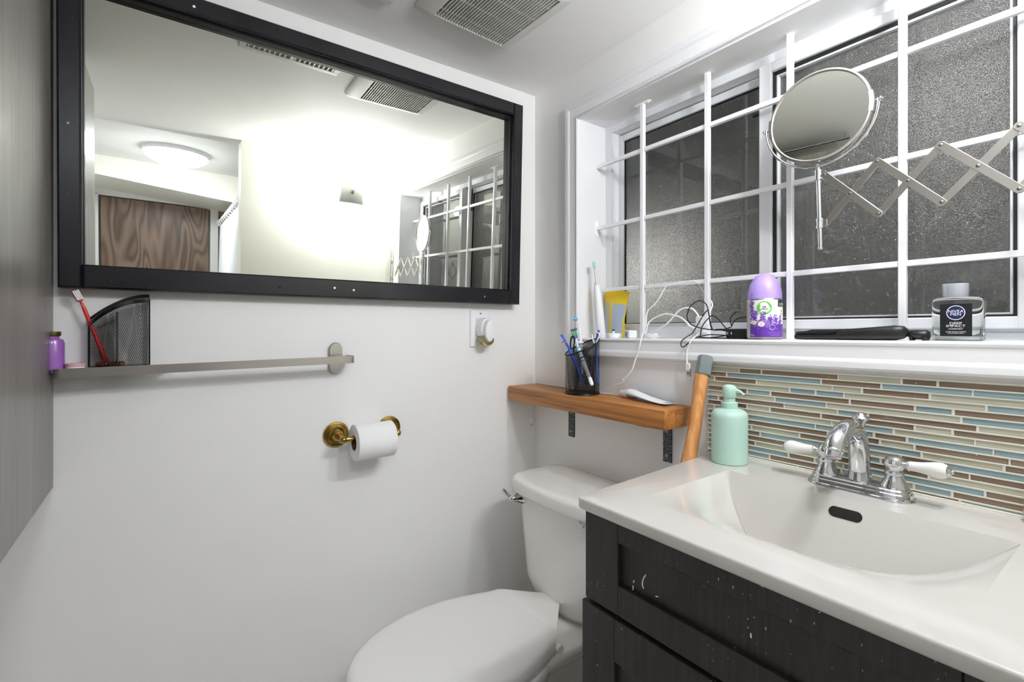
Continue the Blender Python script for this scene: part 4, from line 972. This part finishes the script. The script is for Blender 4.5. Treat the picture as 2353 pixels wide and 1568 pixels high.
m = MB(); m.tube([(RXm, AY, 1.335), (RXm, AY, 1.535)], .0042, 12); part(m, 'wall_post', 'nickel', t)
m = MB(); m.box((RXm - .011, -.003, 1.345), (RXm + .011, .0, 1.525), .001); part(m, 'wall_plate', 'nickel', t)
for zz in (1.365, 1.475):
    m = MB(); m.box((RXm - .005, AY - .004, zz - .006), (RXm + .005, -.001, zz + .006), .001); part(m, 'standoff', 'nickel', t)
link(tops[4], Vector((RXm - .004, 0, 1.475 - .02)), AY + .0014, 'end_link'); link(bots[4], Vector((RXm - .004, 0, 1.368)), AY - .0014, 'end_link')
mc = Y(1880, 268.5, AY - .004); yaw = math.radians(5.0); pit = math.radians(-0.3); MR = .0885
nz = Vector((math.sin(yaw) * math.cos(pit), -math.cos(yaw) * math.cos(pit), math.sin(pit))); ux_ = Vector((math.cos(yaw), math.sin(yaw), 0)); uz_ = nz.cross(ux_) * -1
if uz_.z < 0: uz_ = -uz_
m = MB(); m.lathe([(MR - .004, -.006), (MR, -.0055), (MR + .001, -.003), (MR + .001, .003), (MR, .0052), (MR - .003, .006), (MR - .0048, .0050), (MR - .0050, .0030)], mc, 72, nz, caps=False); part(m, 'rim', 'nickel', t)
m = MB(); m.lathe([(0, .0030), (MR - .0046, .0030), (MR - .0046, -.0030), (0, -.0030)], mc, 72, nz); part(m, 'glass', 'mirror', t, smooth=20)
m = MB(); P = [mc + ux_ * ((MR + .0085) * math.cos(a)) + uz_ * ((MR + .0085) * math.sin(a)) - nz * .0 for a in [PI - .03 + k * (PI + .06) / 48 for k in range(49)]]
m.tube(P, .0026, 10); part(m, 'yoke', 'chrome', t)
for s_ in (-1, 1):
    c = mc + ux_ * (s_ * (MR + .003)); m = MB(); m.tube([c, mc + ux_ * (s_ * (MR + .015))], .0021, 8); m.lathe([(.0045, 0), (.0050, .001), (.0045, .003), (.002, .004)], mc + ux_ * (s_ * (MR + .0105)), 14, ux_ * s_); part(m, 'pivot_screw', 'chrome', t)
    m = MB(); L = []
    for a in [-.21 + .42 * k / 10 for k in range(11)]:
        dr_ = ux_ * (s_ * math.cos(a)) + uz_ * math.sin(a); L.append([mc + dr_ * (MR + .0016) - nz * .006, mc + dr_ * (MR + .0024) - nz * .004, mc + dr_ * (MR + .0024) + nz * .005, mc + dr_ * (MR - .004) + nz * .0068, mc + dr_ * (MR - .004) + nz * .006])
    m.quadloop(L); part(m, 'side_clip', 'nickel', t)
m = MB(); m.tube([mc - uz_ * (MR + .009), p0], .0048, 14); part(m, 'swivel_stem', 'chrome', t)

# ------------------------------------------------------------------ things on the window sill
eb = Y(1382, 778, .035); et = Y(1371, 655, .030); eh = Y(1369, 603, .028)
eb = Vector((eb.x, .035, sz(eb.x)))
t = thing('electric_toothbrush', 'white electric toothbrush standing on the sill in the left window corner', 'toothbrush', tuple(eb))
d = (et - eb)
m = MB(); m.lathe([(.0125, 0), (.0145, .003), (.0145, d.length * .25), (.0138, d.length * .6), (.0108, d.length * .93), (.0085, d.length)], eb, 28, d); part(m, 'handle', 'white', t, smooth=60)
m = MB(); m.lathe([(.0078, d.length + .001), (.0072, d.length + .004), (.0040, d.length + .012), (.0034, d.length + .045), (.0036, d.length + .060)], eb, 18, d); part(m, 'neck', 'whiteg', t, smooth=60)
dn_ = d.normalized(); hc = eb + dn_ * (d.length + .062); bd = Vector((.45, -.85, .1)); bd = (bd - dn_ * bd.dot(dn_)).normalized(); sd_ = dn_.cross(bd)
mt_ = Matrix(((sd_.x, dn_.x, bd.x, hc.x), (sd_.y, dn_.y, bd.y, hc.y), (sd_.z, dn_.z, bd.z, hc.z), (0, 0, 0, 1)))
m = MB(); m.box((-.0052, -.010, -.003), (.0052, .012, .003), .002, mtx=mt_); part(m, 'brush_head', 'white', t)
m = MB(); m.box((-.0045, -.008, .0028), (.0045, .010, .011), .0012, mtx=mt_); stuff(part(m, 'bristles', 'mintb', t))

pk = [Y(1391, 777, .086), Y(1435, 777, .074), Y(1447, 672, .084), Y(1391, 661, .096)]
t = thing('yellow_packet', 'yellow foil packet with grey-blue print leaning in the window corner', 'packet', (pk[0].x + .03, .08, sz(.32)))
def pkp(s, q_):
    a = pk[0].lerp(pk[1], s); b = pk[3].lerp(pk[2], s); p = a.lerp(b, q_)
    bulge = .010 * math.sin(PI * s) * math.sin(PI * min(1, q_ * 1.15)) ; wob = .006 * math.sin(q_ * 6.5) * s
    pinch = -.011 * math.exp(-((q_ - .35) / .22) ** 2) * max(0, s - .5) * 2
    p = p + Vector((pinch + wob * .3, -bulge + wob * .5, 0)); p.z = max(p.z, sz(p.x) + .0005); return p
m = MB(); fr_ = [[pkp(i / 14, j / 20) for i in range(15)] for j in range(21)]; bk = [[p + Vector((0, .012 * math.sin(PI * i / 14) + .0008, 0)) for i, p in enumerate(rw)] for rw in fr_]
m.quadloop([fr_[j] + bk[j][::-1] for j in range(21)]); part(m, 'foil', 'yellow', t, smooth=60)
def panel(s0, s1, q0, q1, sl, nm, mt2, nn=8):
    m = MB(); R2 = []
    for j in range(17):
        q_ = q0 + (q1 - q0) * j / 16; sh = sl * (j / 16)
        R2.append([pkp(min(.99, s0 + sh + (s1 - s0) * i / nn), q_) + Vector((-.0002, -.0007, 0)) for i in range(nn + 1)])
    m.grid(R2); part(m, nm, mt2, t, smooth=60)
panel(.01, .22, .08, .70, .06, 'printed_panel', 'print', 4); panel(.34, .90, .10, .72, .10, 'printed_panel', 'print')

cb0 = Y(1410, 778, .012); cb0 = Vector((cb0.x, .012, sz(cb0.x)))
t = thing('charger_base', 'small round white toothbrush charging base with a peg on the sill', 'charger', tuple(cb0))
m = MB(); m.lathe([(.0215, 0), (.0225, .001), (.0225, .0125), (.0215, .014), (.004, .0145)], cb0, 40); part(m, 'base', 'white', t, smooth=40)
m = MB(); m.lathe([(.0032, .014), (.0030, .021)], cb0, 14); part(m, 'peg', 'white', t); m = MB(); m.box((cb0.x - .004, cb0.y - .003, cb0.z + .021), (cb0.x + .003, cb0.y + .003, cb0.z + .0255), .0008); part(m, 'peg_tip', 'navy', t)
m = MB(); m.tube(catmull([cb0 + Vector((-.022, 0, .003)), cb0 + Vector((-.032, .004, .007)), cb0 + Vector((-.040, .012, .004)), cb0 + Vector((-.030, .022, .003)), cb0 + Vector((-.012, .030, .003))], 5), .0022, 8); part(m, 'cord', 'white', t)
uc = Y(1448, 777, .012); uc = Vector((uc.x, .014, sz(uc.x)))
t = thing('usb_charger', 'small white cube phone charger with a dark USB slot on the sill', 'charger', tuple(uc))
RMz = Matrix.Translation(uc) @ Matrix.Rotation(math.radians(-16), 4, 'Z')
m = MB(); m.box((-.0135, -.0135, 0), (.0135, .0135, .0225), .0025, mtx=RMz); part(m, 'body', 'white', t)
m = MB(); m.box((-.0118, -.0142, .0015), (.0118, -.0133, .021), .0004, mtx=RMz); part(m, 'face', 'whiteg', t)
m = MB(); m.box((-.0030, -.0146, .0045), (.0005, -.0141, .0165), mtx=RMz); part(m, 'usb_slot', 'hole', t)

ZP = lambda lst, k=5: catmull([Y(u, v, y) for u, v, y in lst], k)
zz = lambda x, y: (1380 + x / 5.6, 620 + y / 5.6)
def zp(pts, y0_, y1_=None):
    y1_ = y0_ if y1_ is None else y1_; n_ = max(1, len(pts) - 1); out = []
    for i, (x, y) in enumerate(pts):
        u, v = zz(x, y); yy = y0_ + (y1_ - y0_) * i / n_; p = Y(u, v, yy)
        if yy > -.01 and p.z < sz(p.x) + .0022: p.z = sz(p.x) + .0022
        out.append(p)
    return out
t = thing('white_adapter', 'white plug adapter with thick flat cords looping on the sill', 'charger', tuple(zp([(1280, 760)], .045)[0]))
m = MB(); m.tube(catmull(zp([(560, 862), (590, 790), (610, 700), (680, 630), (780, 585), (850, 570), (960, 590), (1040, 622), (1110, 680), (1160, 730), (1235, 770)], .02, .045), 5), .0022, 8); part(m, 'cord', 'white', t)
m = MB(); m.tube(catmull(zp([(620, 838), (740, 775), (860, 690), (950, 590), (1020, 522), (1100, 492), (1180, 505), (1235, 560), (1262, 605)], .028, .045), 5), .0024, 8); part(m, 'cord', 'white', t)
for k, (dx, dz) in enumerate(((0, 0), (0, .004), (0, .008), (.004, .002))):
    c = zp([(640, 860)], .02)[0]; m = MB()
    m.tube(catmull([Vector((c.x + dx + .021 * math.cos(a), .022 + .013 * math.sin(a), sz(c.x) + .0028 + dz + .0015 * math.sin(3 * a + k))) for a in [2 * PI * j / 14 for j in range(15)]], 3), .0022, 7, caps=False); part(m, 'coiled_cord', 'white', t)
pb_ = zp([(1285, 600)], .045)[0]; pbz = zp([(1285, 815)], .045)[0].z
m = MB(); m.box((pb_.x - .009, .036, max(sz(pb_.x), pbz)), (pb_.x + .010, .060, pb_.z), .002); part(m, 'plug_body', 'white', t)
m = MB(); c = zp([(1170, 735)], .04)[0]; m.tube([c + Vector((-.010, 0, .004)), c, c + Vector((.012, 0, -.005))], [.0035, .0055, .006], 12); part(m, 'connector', 'white', t)

t = thing('white_cable', 'thin white charging cable looping over the grille and down to the toothpaste', 'cable', tuple(Y(1430, 880, -.05)))
m = MB(); P = [Y(*zz(1330, 300), .085), Y(*zz(1280, 215), .080), Y(*zz(1215, 150), .055)] + zp([(1130, 150), (1030, 175), (930, 192), (850, 215), (800, 285), (740, 390), (680, 460), (610, 525), (590, 610), (580, 720), (540, 830)], .050, .012) + [Y(*zz(512, 940), -.024), Y(*zz(480, 1075), -.026), Y(*zz(440, 1180), -.030), Y(*zz(410, 1275), -.034), Y(*zz(340, 1370), -.038), Y(*zz(288, 1410), -.042), Y(*zz(255, 1462), -.046), Vector((Z(1424, 889, SZ1 + .003).x, -.022, SZ1 + .0022))]
P += [Vector((Y(1405, 880, -.014).x, -.014, SZ1 + .0022)), Vector((Y(1380, 876, -.010).x, -.010, SZ1 + .0024)), Vector((.30, -.0085, SZ1 + .0026)), Vector((.16, -.010, SZ1 + .0024)), Vector((.075, -.012, SZ1 + .003)), Vector((.030, -.014, SZ1 + .0035))]
rads = []; PP = catmull(P, 5); i0 = int(len(PP) * .60)
m.tube(PP, [.0019 if i < len(PP) * .66 else .0013 for i in range(len(PP))], 8); part(m, 'cord', 'white', t)
up = Y(1220, 930, -.045)
m = MB(); m.tube(catmull([Vector((.006, -.020, SZ1 + .002)), Vector((.0045, -.035, SZ0 + .02)), Vector((.008, -.045, SZ0 - .004)), Y(1220, 948, -.047), Y(1220, 962, -.047)], 5), .0014, 8); part(m, 'cord_end', 'white', t)
c = Y(1221, 966, -.047); m = MB(); m.box((c.x - .0045, c.y - .0025, c.z - .011), (c.x + .0045, c.y + .0025, c.z + .006), .0012); part(m, 'plug_grip', 'white', t)
m = MB(); m.box((c.x - .0038, c.y - .0019, c.z - .019), (c.x + .0038, c.y + .0019, c.z - .0108), .0003); part(m, 'usb_plug', 'nickel', t)

t = thing('usb_cable', 'white USB cable hanging over the sill edge with its metal plug down', 'cable', tuple(Y(1582, 860, -.026)))
m = MB(); P = zp([(1415, 395), (1440, 450), (1418, 515), (1375, 620), (1355, 730), (1260, 825)], .058, .012) + [Y(*zz(1170, 910), -.022), Y(*zz(1128, 1000), -.0245), Y(*zz(1108, 1080), -.026), Y(*zz(1112, 1180), -.027), Y(*zz(1118, 1210), -.027)]
m.tube(catmull(P, 5), .0019, 8); part(m, 'cord', 'white', t)
c = Y(*zz(1125, 1245), -.027); c2 = Y(*zz(1135, 1330), -.027)
m = MB(); m.tube([Y(*zz(1115, 1195), -.027), Y(*zz(1117, 1215), -.027)], [.002, .0034], 10); m.box((c.x - .0060, c.y - .003, c.z - .0105), (c.x + .0060, c.y + .003, c.z + .008), .0014); part(m, 'plug_grip', 'white', t)
m = MB(); m.box((c2.x - .0050, c2.y - .0022, c2.z - .0085), (c2.x + .0050, c2.y + .0022, c2.z + .010), .0004); up_ = part(m, 'usb_plug', 'nickel', t)
for s_ in (-.0022, .0018):
    m = MB(); m.box((c2.x + s_ - .0009, c2.y - .0025, c2.z - .003), (c2.x + s_ + .0009, c2.y - .0021, c2.z + .002)); attach(m.build('plug_hole', 'hole', None, smooth=0), up_)

t = thing('black_charger', 'black power adapter with a tangled black cable beside the lilac can', 'charger', tuple(zp([(1780, 820)], .02)[0]))
c = zp([(1790, 830)], .03)[0]
m = MB(); m.box((c.x - .026, .012, sz(c.x)), (c.x + .026, .048, sz(c.x) + .024), .004); part(m, 'body', 'black', t)
for x_ in (-.0195, -.0105):
    m = MB(); e0 = Vector((c.x + x_, .0125, sz(c.x) + .0135)); m.box((e0.x - .0014, e0.y - .0012, e0.z - .003), (e0.x + .0014, e0.y, e0.z + .003), .0004); part(m, 'contact', 'whiteg', t)
for pts, a, b_ in (([(1680, 740), (1560, 772), (1400, 770), (1250, 742), (1150, 692), (1112, 600), (1150, 485), (1230, 412), (1300, 400), (1360, 450), (1390, 545), (1402, 640), (1420, 735), (1450, 775), (1560, 778), (1650, 800)], .012, .010),
                   ([(1670, 810), (1590, 772), (1500, 768), (1440, 765), (1405, 640), (1385, 532), (1365, 530), (1320, 590), (1260, 690), (1180, 820)], .010, .000),
                   ([(1180, 820), (1122, 915), (1140, 1000), (1212, 1053), (1330, 1020), (1480, 960), (1600, 918), (1670, 890), (1682, 845)], -.004, .010),
                   ([(1650, 800), (1560, 690), (1490, 615), (1430, 590), (1385, 630), (1320, 710), (1292, 790), (1290, 890)], .012, -.006),
                   ([(1670, 850), (1500, 840), (1390, 838), (1300, 856), (1258, 868), (1400, 875), (1560, 858), (1660, 830)], .008, .008),
                   ([(1690, 735), (1668, 650), (1690, 590), (1745, 548)], .02, .02), ([(1690, 715), (1730, 650), (1800, 620), (1890, 610)], .02, .024)):
    P = zp(pts, a, b_); n_ = len(pts)
    P = [p if zz(*pts[i])[1] < 779 or (p.y > .0) else Vector((p.x, min(p.y, -.0265), Y(*zz(*pts[i]), -.0265).z)) for i, p in enumerate(P)]
    m = MB(); m.tube(catmull(P, 6), .00135, 7); part(m, 'cable', 'black', t)

# lilac air freshener refill
kc = Y(1757, 700, .024); kx, ky, kz = kc.x, .024, sz(kc.x); KR = .0355
t = thing('air_freshener_can', 'air freshener refill can with a lilac domed cap on the sill', 'aerosol can', (kx, ky, kz))
lab1 = Y(1757, 690, .024).z; ktop = Y(1757, 629, .024).z
m = MB(); m.lathe([(KR - .002, 0), (KR, .0015), (KR, .0035), (KR - .001, .0045)], (kx, ky, kz), 56); m.lathe([(KR, lab1 - kz - .001), (KR - .0015, lab1 - kz + .003), (KR - .004, lab1 - kz + .004)], (kx, ky, kz), 56); part(m, 'tin_rims', 'tin', t)
m = MB(); m.lathe([(KR - .0003, .004), (KR - .0003, lab1 - kz - .001)], (kx, ky, kz), 72); can = part(m, 'can_body', 'petal', t)
hcap = ktop - lab1 - .002
m = MB(); m.lathe([(KR - .001, 0), (KR - .0015, hcap * .25), (KR - .0045, hcap * .5), (KR - .0105, hcap * .74), (KR - .0185, hcap * .90), (KR - .027, hcap * .985), (0, hcap)], (kx, ky, lab1 + .002), 56); part(m, 'cap', 'purple', t, smooth=60)
fa = math.atan2(CAM.y - ky, CAM.x - kx); HL = lab1 - kz
def cyl(a, h, off=.0001): return Vector((kx + (KR + off) * math.cos(fa + a), ky + (KR + off) * math.sin(fa + a), kz + h))
def patch(a0, a1, h0, h1, nm, mt2, off=.0001, par=None, k=14):
    m = MB(); m.grid([[cyl(a0 + (a1 - a0) * i / k, h0, off) for i in range(k + 1)], [cyl(a0 + (a1 - a0) * i / k, h1, off) for i in range(k + 1)]]); return attach(m.build(nm, mt2, None, smooth=60), par or can)
def disc(m, a, h, ra, rh, off, n=12, rot_=0.0):
    P = []
    for k in range(n):
        x = ra * math.cos(2 * PI * k / n); y = rh * math.sin(2 * PI * k / n); P.append(cyl(a + (x * math.cos(rot_) - y * math.sin(rot_)) / KR, h + x * math.sin(rot_) + y * math.cos(rot_), off))
    b0 = len(m.v); m.v += [tuple(p) for p in P]; m.f.append(tuple(range(b0, b0 + n))); m.mi.append(0)
# seen from the room: smaller angle offset = image left is negative x' (angles run counter-clockwise from above)
patch(-1.50, -.92, .006, HL - .004, 'small_print', 'barcode', .0002)
m = MB()
for k in range(24): pass
patch(-.92, 1.35, .005, .034, 'violet_band', 'violet', .0002, k=24)
m = MB(); rnd = random.Random(3)
for cx_, hx, hy, nfl in ((-.72, .060, .030, 46), (-.55, .050, .018, 40), (-.78, .080, .022, 30), (-.10, .046, .018, 36), (.30, .040, .012, 30), (.62, .040, .014, 26), (.95, .040, .014, 22), (-.3, .036, .01, 24), (.1, .034, .008, 24)):
    for k in range(nfl): disc(m, cx_ + rnd.gauss(0, .085), hx + rnd.gauss(0, hy * .45), rnd.uniform(.0012, .0026), rnd.uniform(.0012, .0022), .00035 + .00001 * rnd.random(), 7, rnd.random() * 3)
attach(m.build('lavender_print', 'lav', None, smooth=0), can)
m = MB()
for cx_, hx, hy, nfl in ((-.74, .058, .028, 26), (-.56, .048, .018, 24), (-.10, .046, .018, 18), (.30, .038, .012, 18), (.62, .040, .012, 14), (.95, .040, .014, 12)):
    for k in range(nfl): disc(m, cx_ + rnd.gauss(0, .075), hx + rnd.gauss(0, hy * .45), rnd.uniform(.001, .002), rnd.uniform(.001, .0018), .0005 + .00001 * rnd.random(), 6, rnd.random() * 3)
attach(m.build('violet_print', 'violet', None, smooth=0), can)
for a_, h_, s_ in ((-.18, .0335, 1.0), (-.60, .037, .8)):
    m = MB()
    for k in range(11):
        an = 2 * PI * k / 11; disc(m, a_ + .0045 * s_ * math.cos(an) / KR, h_ + .0036 * s_ * math.sin(an), .0032 * s_, .0011, .0006 + k * 1e-6, 8, an)
    attach(m.build('daisy_petals', 'petal', None, smooth=0), can)
    m = MB(); disc(m, a_, h_, .0020 * s_, .0016 * s_, .0008); attach(m.build('daisy_centre', 'yolk', None, smooth=0), can)
la, lh = -.02, HL * .785
m = MB(); disc(m, la, lh, .0150, .0146, .0004, 40); attach(m.build('logo_ring', 'green', None, smooth=0), can)
m = MB(); disc(m, la, lh, .0086, .0080, .0006, 36); attach(m.build('logo_centre', 'petal', None, smooth=0), can)
vd = Vector((math.cos(fa), math.sin(fa), 0)); xd = Vector((-math.sin(fa), math.cos(fa), 0))
text_mesh('AIR', .0056, 'logo_text', 'dink', can, cyl(la, lh + .0022, .0009), xd, (0, 0, 1)); text_mesh('WICK', .0056, 'logo_text', 'dink', can, cyl(la, lh - .0028, .0009), xd, (0, 0, 1))
pp_ = patch(.80, 1.45, HL * .82, HL - .001, 'price_panel', 'dink', .0003)
ta = 1.0; xd2 = Vector((-math.sin(fa + ta), math.cos(fa + ta), 0)); text_mesh('3.70', .0080, 'price_text', 'ink', can, cyl(ta + .03, HL * .872, .0006), xd2, (0, 0, 1))
m = MB(); disc(m, 1.12, HL * .72, .0020, .0030, .0004); attach(m.build('gold_mark', 'yolk', None, smooth=0), can)
m = MB()
for k, (r0, r1) in enumerate(((.0062, .0055),)):
    n_ = 30; b0 = len(m.v)
    for j in range(n_): an = 2 * PI * j / n_; m.v += [tuple(cyl(.42 + r0 * math.cos(an) / KR, .0265 + r0 * math.sin(an), .0007)), tuple(cyl(.42 + r1 * math.cos(an) / KR, .0265 + r1 * math.sin(an), .0007))]
    for j in range(n_): a_ = b0 + 2 * j; b_ = b0 + 2 * ((j + 1) % n_); m.f.append((a_, b_, b_ + 1, a_ + 1)); m.mi.append(0)
attach(m.build('seal_ring', 'ink', None, smooth=0), can)
for h_, w_ in ((.0155, .5), (.0120, .46), (.0085, .40)): patch(.95 - w_ * 1.6, 1.0, h_, h_ + .0012, 'small_text_line', 'lav', .0004)
text_mesh('175 g', .0050, 'weight_text', 'ink', can, cyl(-.74, .0095, .0006), Vector((-math.sin(fa - .74), math.cos(fa - .74), 0)), (0, 0, 1))

# hair straightener
t = thing('hair_straightener', 'black hair straightener lying on the sill', 'hair straightener', (.96, .02, sz(.96)))
xl, xr_ = Y(1829, 770, .022).x, Y(2087, 770, .022).x; yl_ = .022
def sec(s, hw_, zlo, zhi, n=18, e=3.0):
    x = xl + (xr_ - xl) * s; P = []
    for k in range(n):
        a = 2 * PI * k / n; c_, q_ = math.cos(a), math.sin(a)
        P.append((x, yl_ + hw_ * math.copysign(abs(c_) ** (2 / e), c_), sz(x) + (zlo + zhi) / 2 + (zhi - zlo) / 2 * math.copysign(abs(q_) ** (2 / e), q_)))
    return P
m = MB(); m.quadloop([sec(.0, .008, .004, .0095), sec(.012, .012, .001, .012), sec(.10, .0135, .0005, .0125), sec(.40, .014, .0005, .0135), sec(.44, .0165, .0, .0185), sec(.48, .0170, .0, .0215), sec(.7, .0175, .0, .0245), sec(.90, .0165, .0, .0275), sec(.965, .013, .003, .0262), sec(1., .006, .009, .0200)]); part(m, 'lower_arm', 'black', t, smooth=60)
m = MB(); m.quadloop([sec(.015, .010, .0135, .0155), sec(.03, .0125, .0128, .0172), sec(.12, .0135, .0130, .0185), sec(.18, .0135, .0130, .0215), sec(.40, .014, .0135, .0215), sec(.52, .0140, .0140, .0222)]); part(m, 'upper_arm', 'black', t, smooth=60)
m = MB(); m.quadloop([sec(.02, .0128, .0118, .0136, 14, 6), sec(.40, .0142, .0126, .0146, 14, 6)]); part(m, 'plate_gap', 'rubber', t, smooth=30)
t = thing('black_clip', 'short black plastic clip between the straightener and the aftershave bottle', 'accessory', (1.06, .025, sz(1.06)))
xa, xb = Y(2089, 770, .030).x, Y(2137, 770, .030).x
m = MB(); w_ = xb - xa; m.quadloop([[(xa + w_ * s, .030 + hy * cc, sz(1.06) + zc_ + hz_ * ss) for cc, ss in [(math.cos(2 * PI * k / 18), math.sin(2 * PI * k / 18)) for k in range(18)]] for s, hy, zc_, hz_ in ((0, .008, .011, .006), (.1, .011, .0105, .0085), (.55, .012, .0105, .0088), (.85, .011, .0105, .0085), (1., .007, .010, .006))]); part(m, 'shell', 'black', t, smooth=60)
m = MB(); m.box((xa + w_ * .1, .018, sz(1.06)), (xa + w_ * .25, .040, sz(1.06) + .006), .001); m.box((xa + w_ * .7, .018, sz(1.06)), (xa + w_ * .92, .040, sz(1.06) + .006), .001); part(m, 'foot', 'black', t)

# aftershave bottle
ay = .016; bl, br_ = Y(2138, 760, ay).x, Y(2258, 760, ay).x; btop = Y(2196, 684, ay).z; ctz = Y(2196, 651, ay).z
bx_, bw = (bl + br_) / 2, (br_ - bl) / 2; bz_ = sz(bx_); bd_ = .016; byc = ay + bd_
t = thing('aftershave_bottle', 'square clear glass aftershave bottle with black label and silver cap on the sill', 'bottle', (bx_, byc, bz_))
def bs(z, hx, hy, n=40): return sell(bx_, byc, hx, hy, z, n, 5.)
hB = btop - bz_
m = MB(); m.quadloop([bs(bz_, bw - .003, bd_ - .003), bs(bz_ + .002, bw, bd_), bs(bz_ + hB * .9, bw, bd_), bs(bz_ + hB * .965, bw - .0015, bd_ - .001), bs(bz_ + hB, bw - .006, bd_ - .004), bs(bz_ + hB + .0012, .016, .011), bs(bz_ + hB + .0015, .012, .0105)]); part(m, 'glass', 'bottle', t, smooth=50)
m = MB(); k_ = .0028; m.quadloop([bs(bz_ + .008, bw - k_ - .002, bd_ - k_ - .002), bs(bz_ + .010, bw - k_, bd_ - k_), bs(bz_ + hB * .27, bw - k_, bd_ - k_)]); part(m, 'lotion', 'bottle', t, smooth=50)
cl_, cr_ = Y(2166, 665, byc).x, Y(2227, 665, byc).x; cw = (cr_ - cl_) / 2; cxx = (cl_ + cr_) / 2
m = MB(); L = [sell(cxx, byc, cw * f_, .0150 * f_, z_, 36, 2.6) for z_, f_ in ((btop + .0005, .90), (btop + .004, .97), (ctz - .002, 1.0), (ctz - .0004, .985), (ctz, .95))]; m.quadloop(L); part(m, 'cap', mat('silver_cap', 'C3C7CE', .35, .55), t, smooth=40)
lx0, lx1 = Y(2160, 735, ay).x, Y(2234, 735, ay).x; lz0, lz1 = Y(2197, 773, ay).z, Y(2197, 698.5, ay).z
m = MB(); fr2 = lambda y, e: [(p[0], y, p[1]) for p in [(c[0], c[1]) for c in rrect(lx0 + e, lx1 - e, lz0 + e, lz1 - e, 0, .0012, 4)]]
m.quadloop([fr2(ay - .0001, 0), fr2(ay - .0005, 0)]); lb = part(m, 'label', 'label', t, smooth=20)
lcx, lw, lhh = (lx0 + lx1) / 2, lx1 - lx0, lz1 - lz0
def ell(cx_, cz_, rx2, rz2, y, n=44): return [(cx_ + rx2 * math.cos(2 * PI * k / n), y, cz_ + rz2 * math.sin(2 * PI * k / n)) for k in range(n)]
lgz = lz0 + lhh * .725
m = MB(); m.quadloop([ell(lcx, lgz, lw * .295, lhh * .225, ay - .00052), ell(lcx, lgz, lw * .295, lhh * .225, ay - .0007)]); attach(m.build('logo_rim', 'ink', None, smooth=0), lb)
m = MB(); m.quadloop([ell(lcx, lgz, lw * .270, lhh * .203, ay - .00068), ell(lcx, lgz, lw * .270, lhh * .203, ay - .0008)]); attach(m.build('logo_field', 'navy', None, smooth=0), lb)
def tx(s, h_, fz_, sx=1.0): return text_mesh(s, h_, 'label_text', 'ink', lb, (lcx, ay - .00095, lz0 + lhh * fz_), (1, 0, 0), (0, 0, 1), .00008, 'CENTER', sx)
tx('NIVEA', lhh * .130, .763, 1.0); tx('MEN', lhh * .115, .672, 1.1); tx('DEEP', lhh * .105, .395, 1.25); tx('IMPACT', lhh * .105, .312, 1.22); tx('COMFORT', lhh * .062, .222, 1.15); tx('AFTER SHAVE LOTION', lhh * .042, .135, 1.1); tx('ANTI-BACTERIAL EFFECT', lhh * .034, .090, 1.0)

# amber glass jar at the right edge of the picture
jc = Z(2362, 1200, CT); jx_, jy_ = jc.x + .012, jc.y
t = thing('ribbed_jar', 'small ribbed brown glass jar at the right edge of the sink top', 'jar', (jx_, jy_, CT))
m = MB(); m.lathe([(.0125, 0), (.0150, .002), (.0170, .010), (.0172, .018), (.0160, .022)], (jx_, jy_, CT), 32); part(m, 'glass_body', mat('ribbed_glass', 'B9A78E', .15, coat=.6), t)
m = MB()
for k in range(6): m.lathe([(.0158, .0225 + k * .0022), (.0166, .0236 + k * .0022), (.0158, .0247 + k * .0022)], (jx_, jy_, CT), 32)
part(m, 'screw_lid', mat('amber_lid', '9A6B45', .35, coat=.3), t)
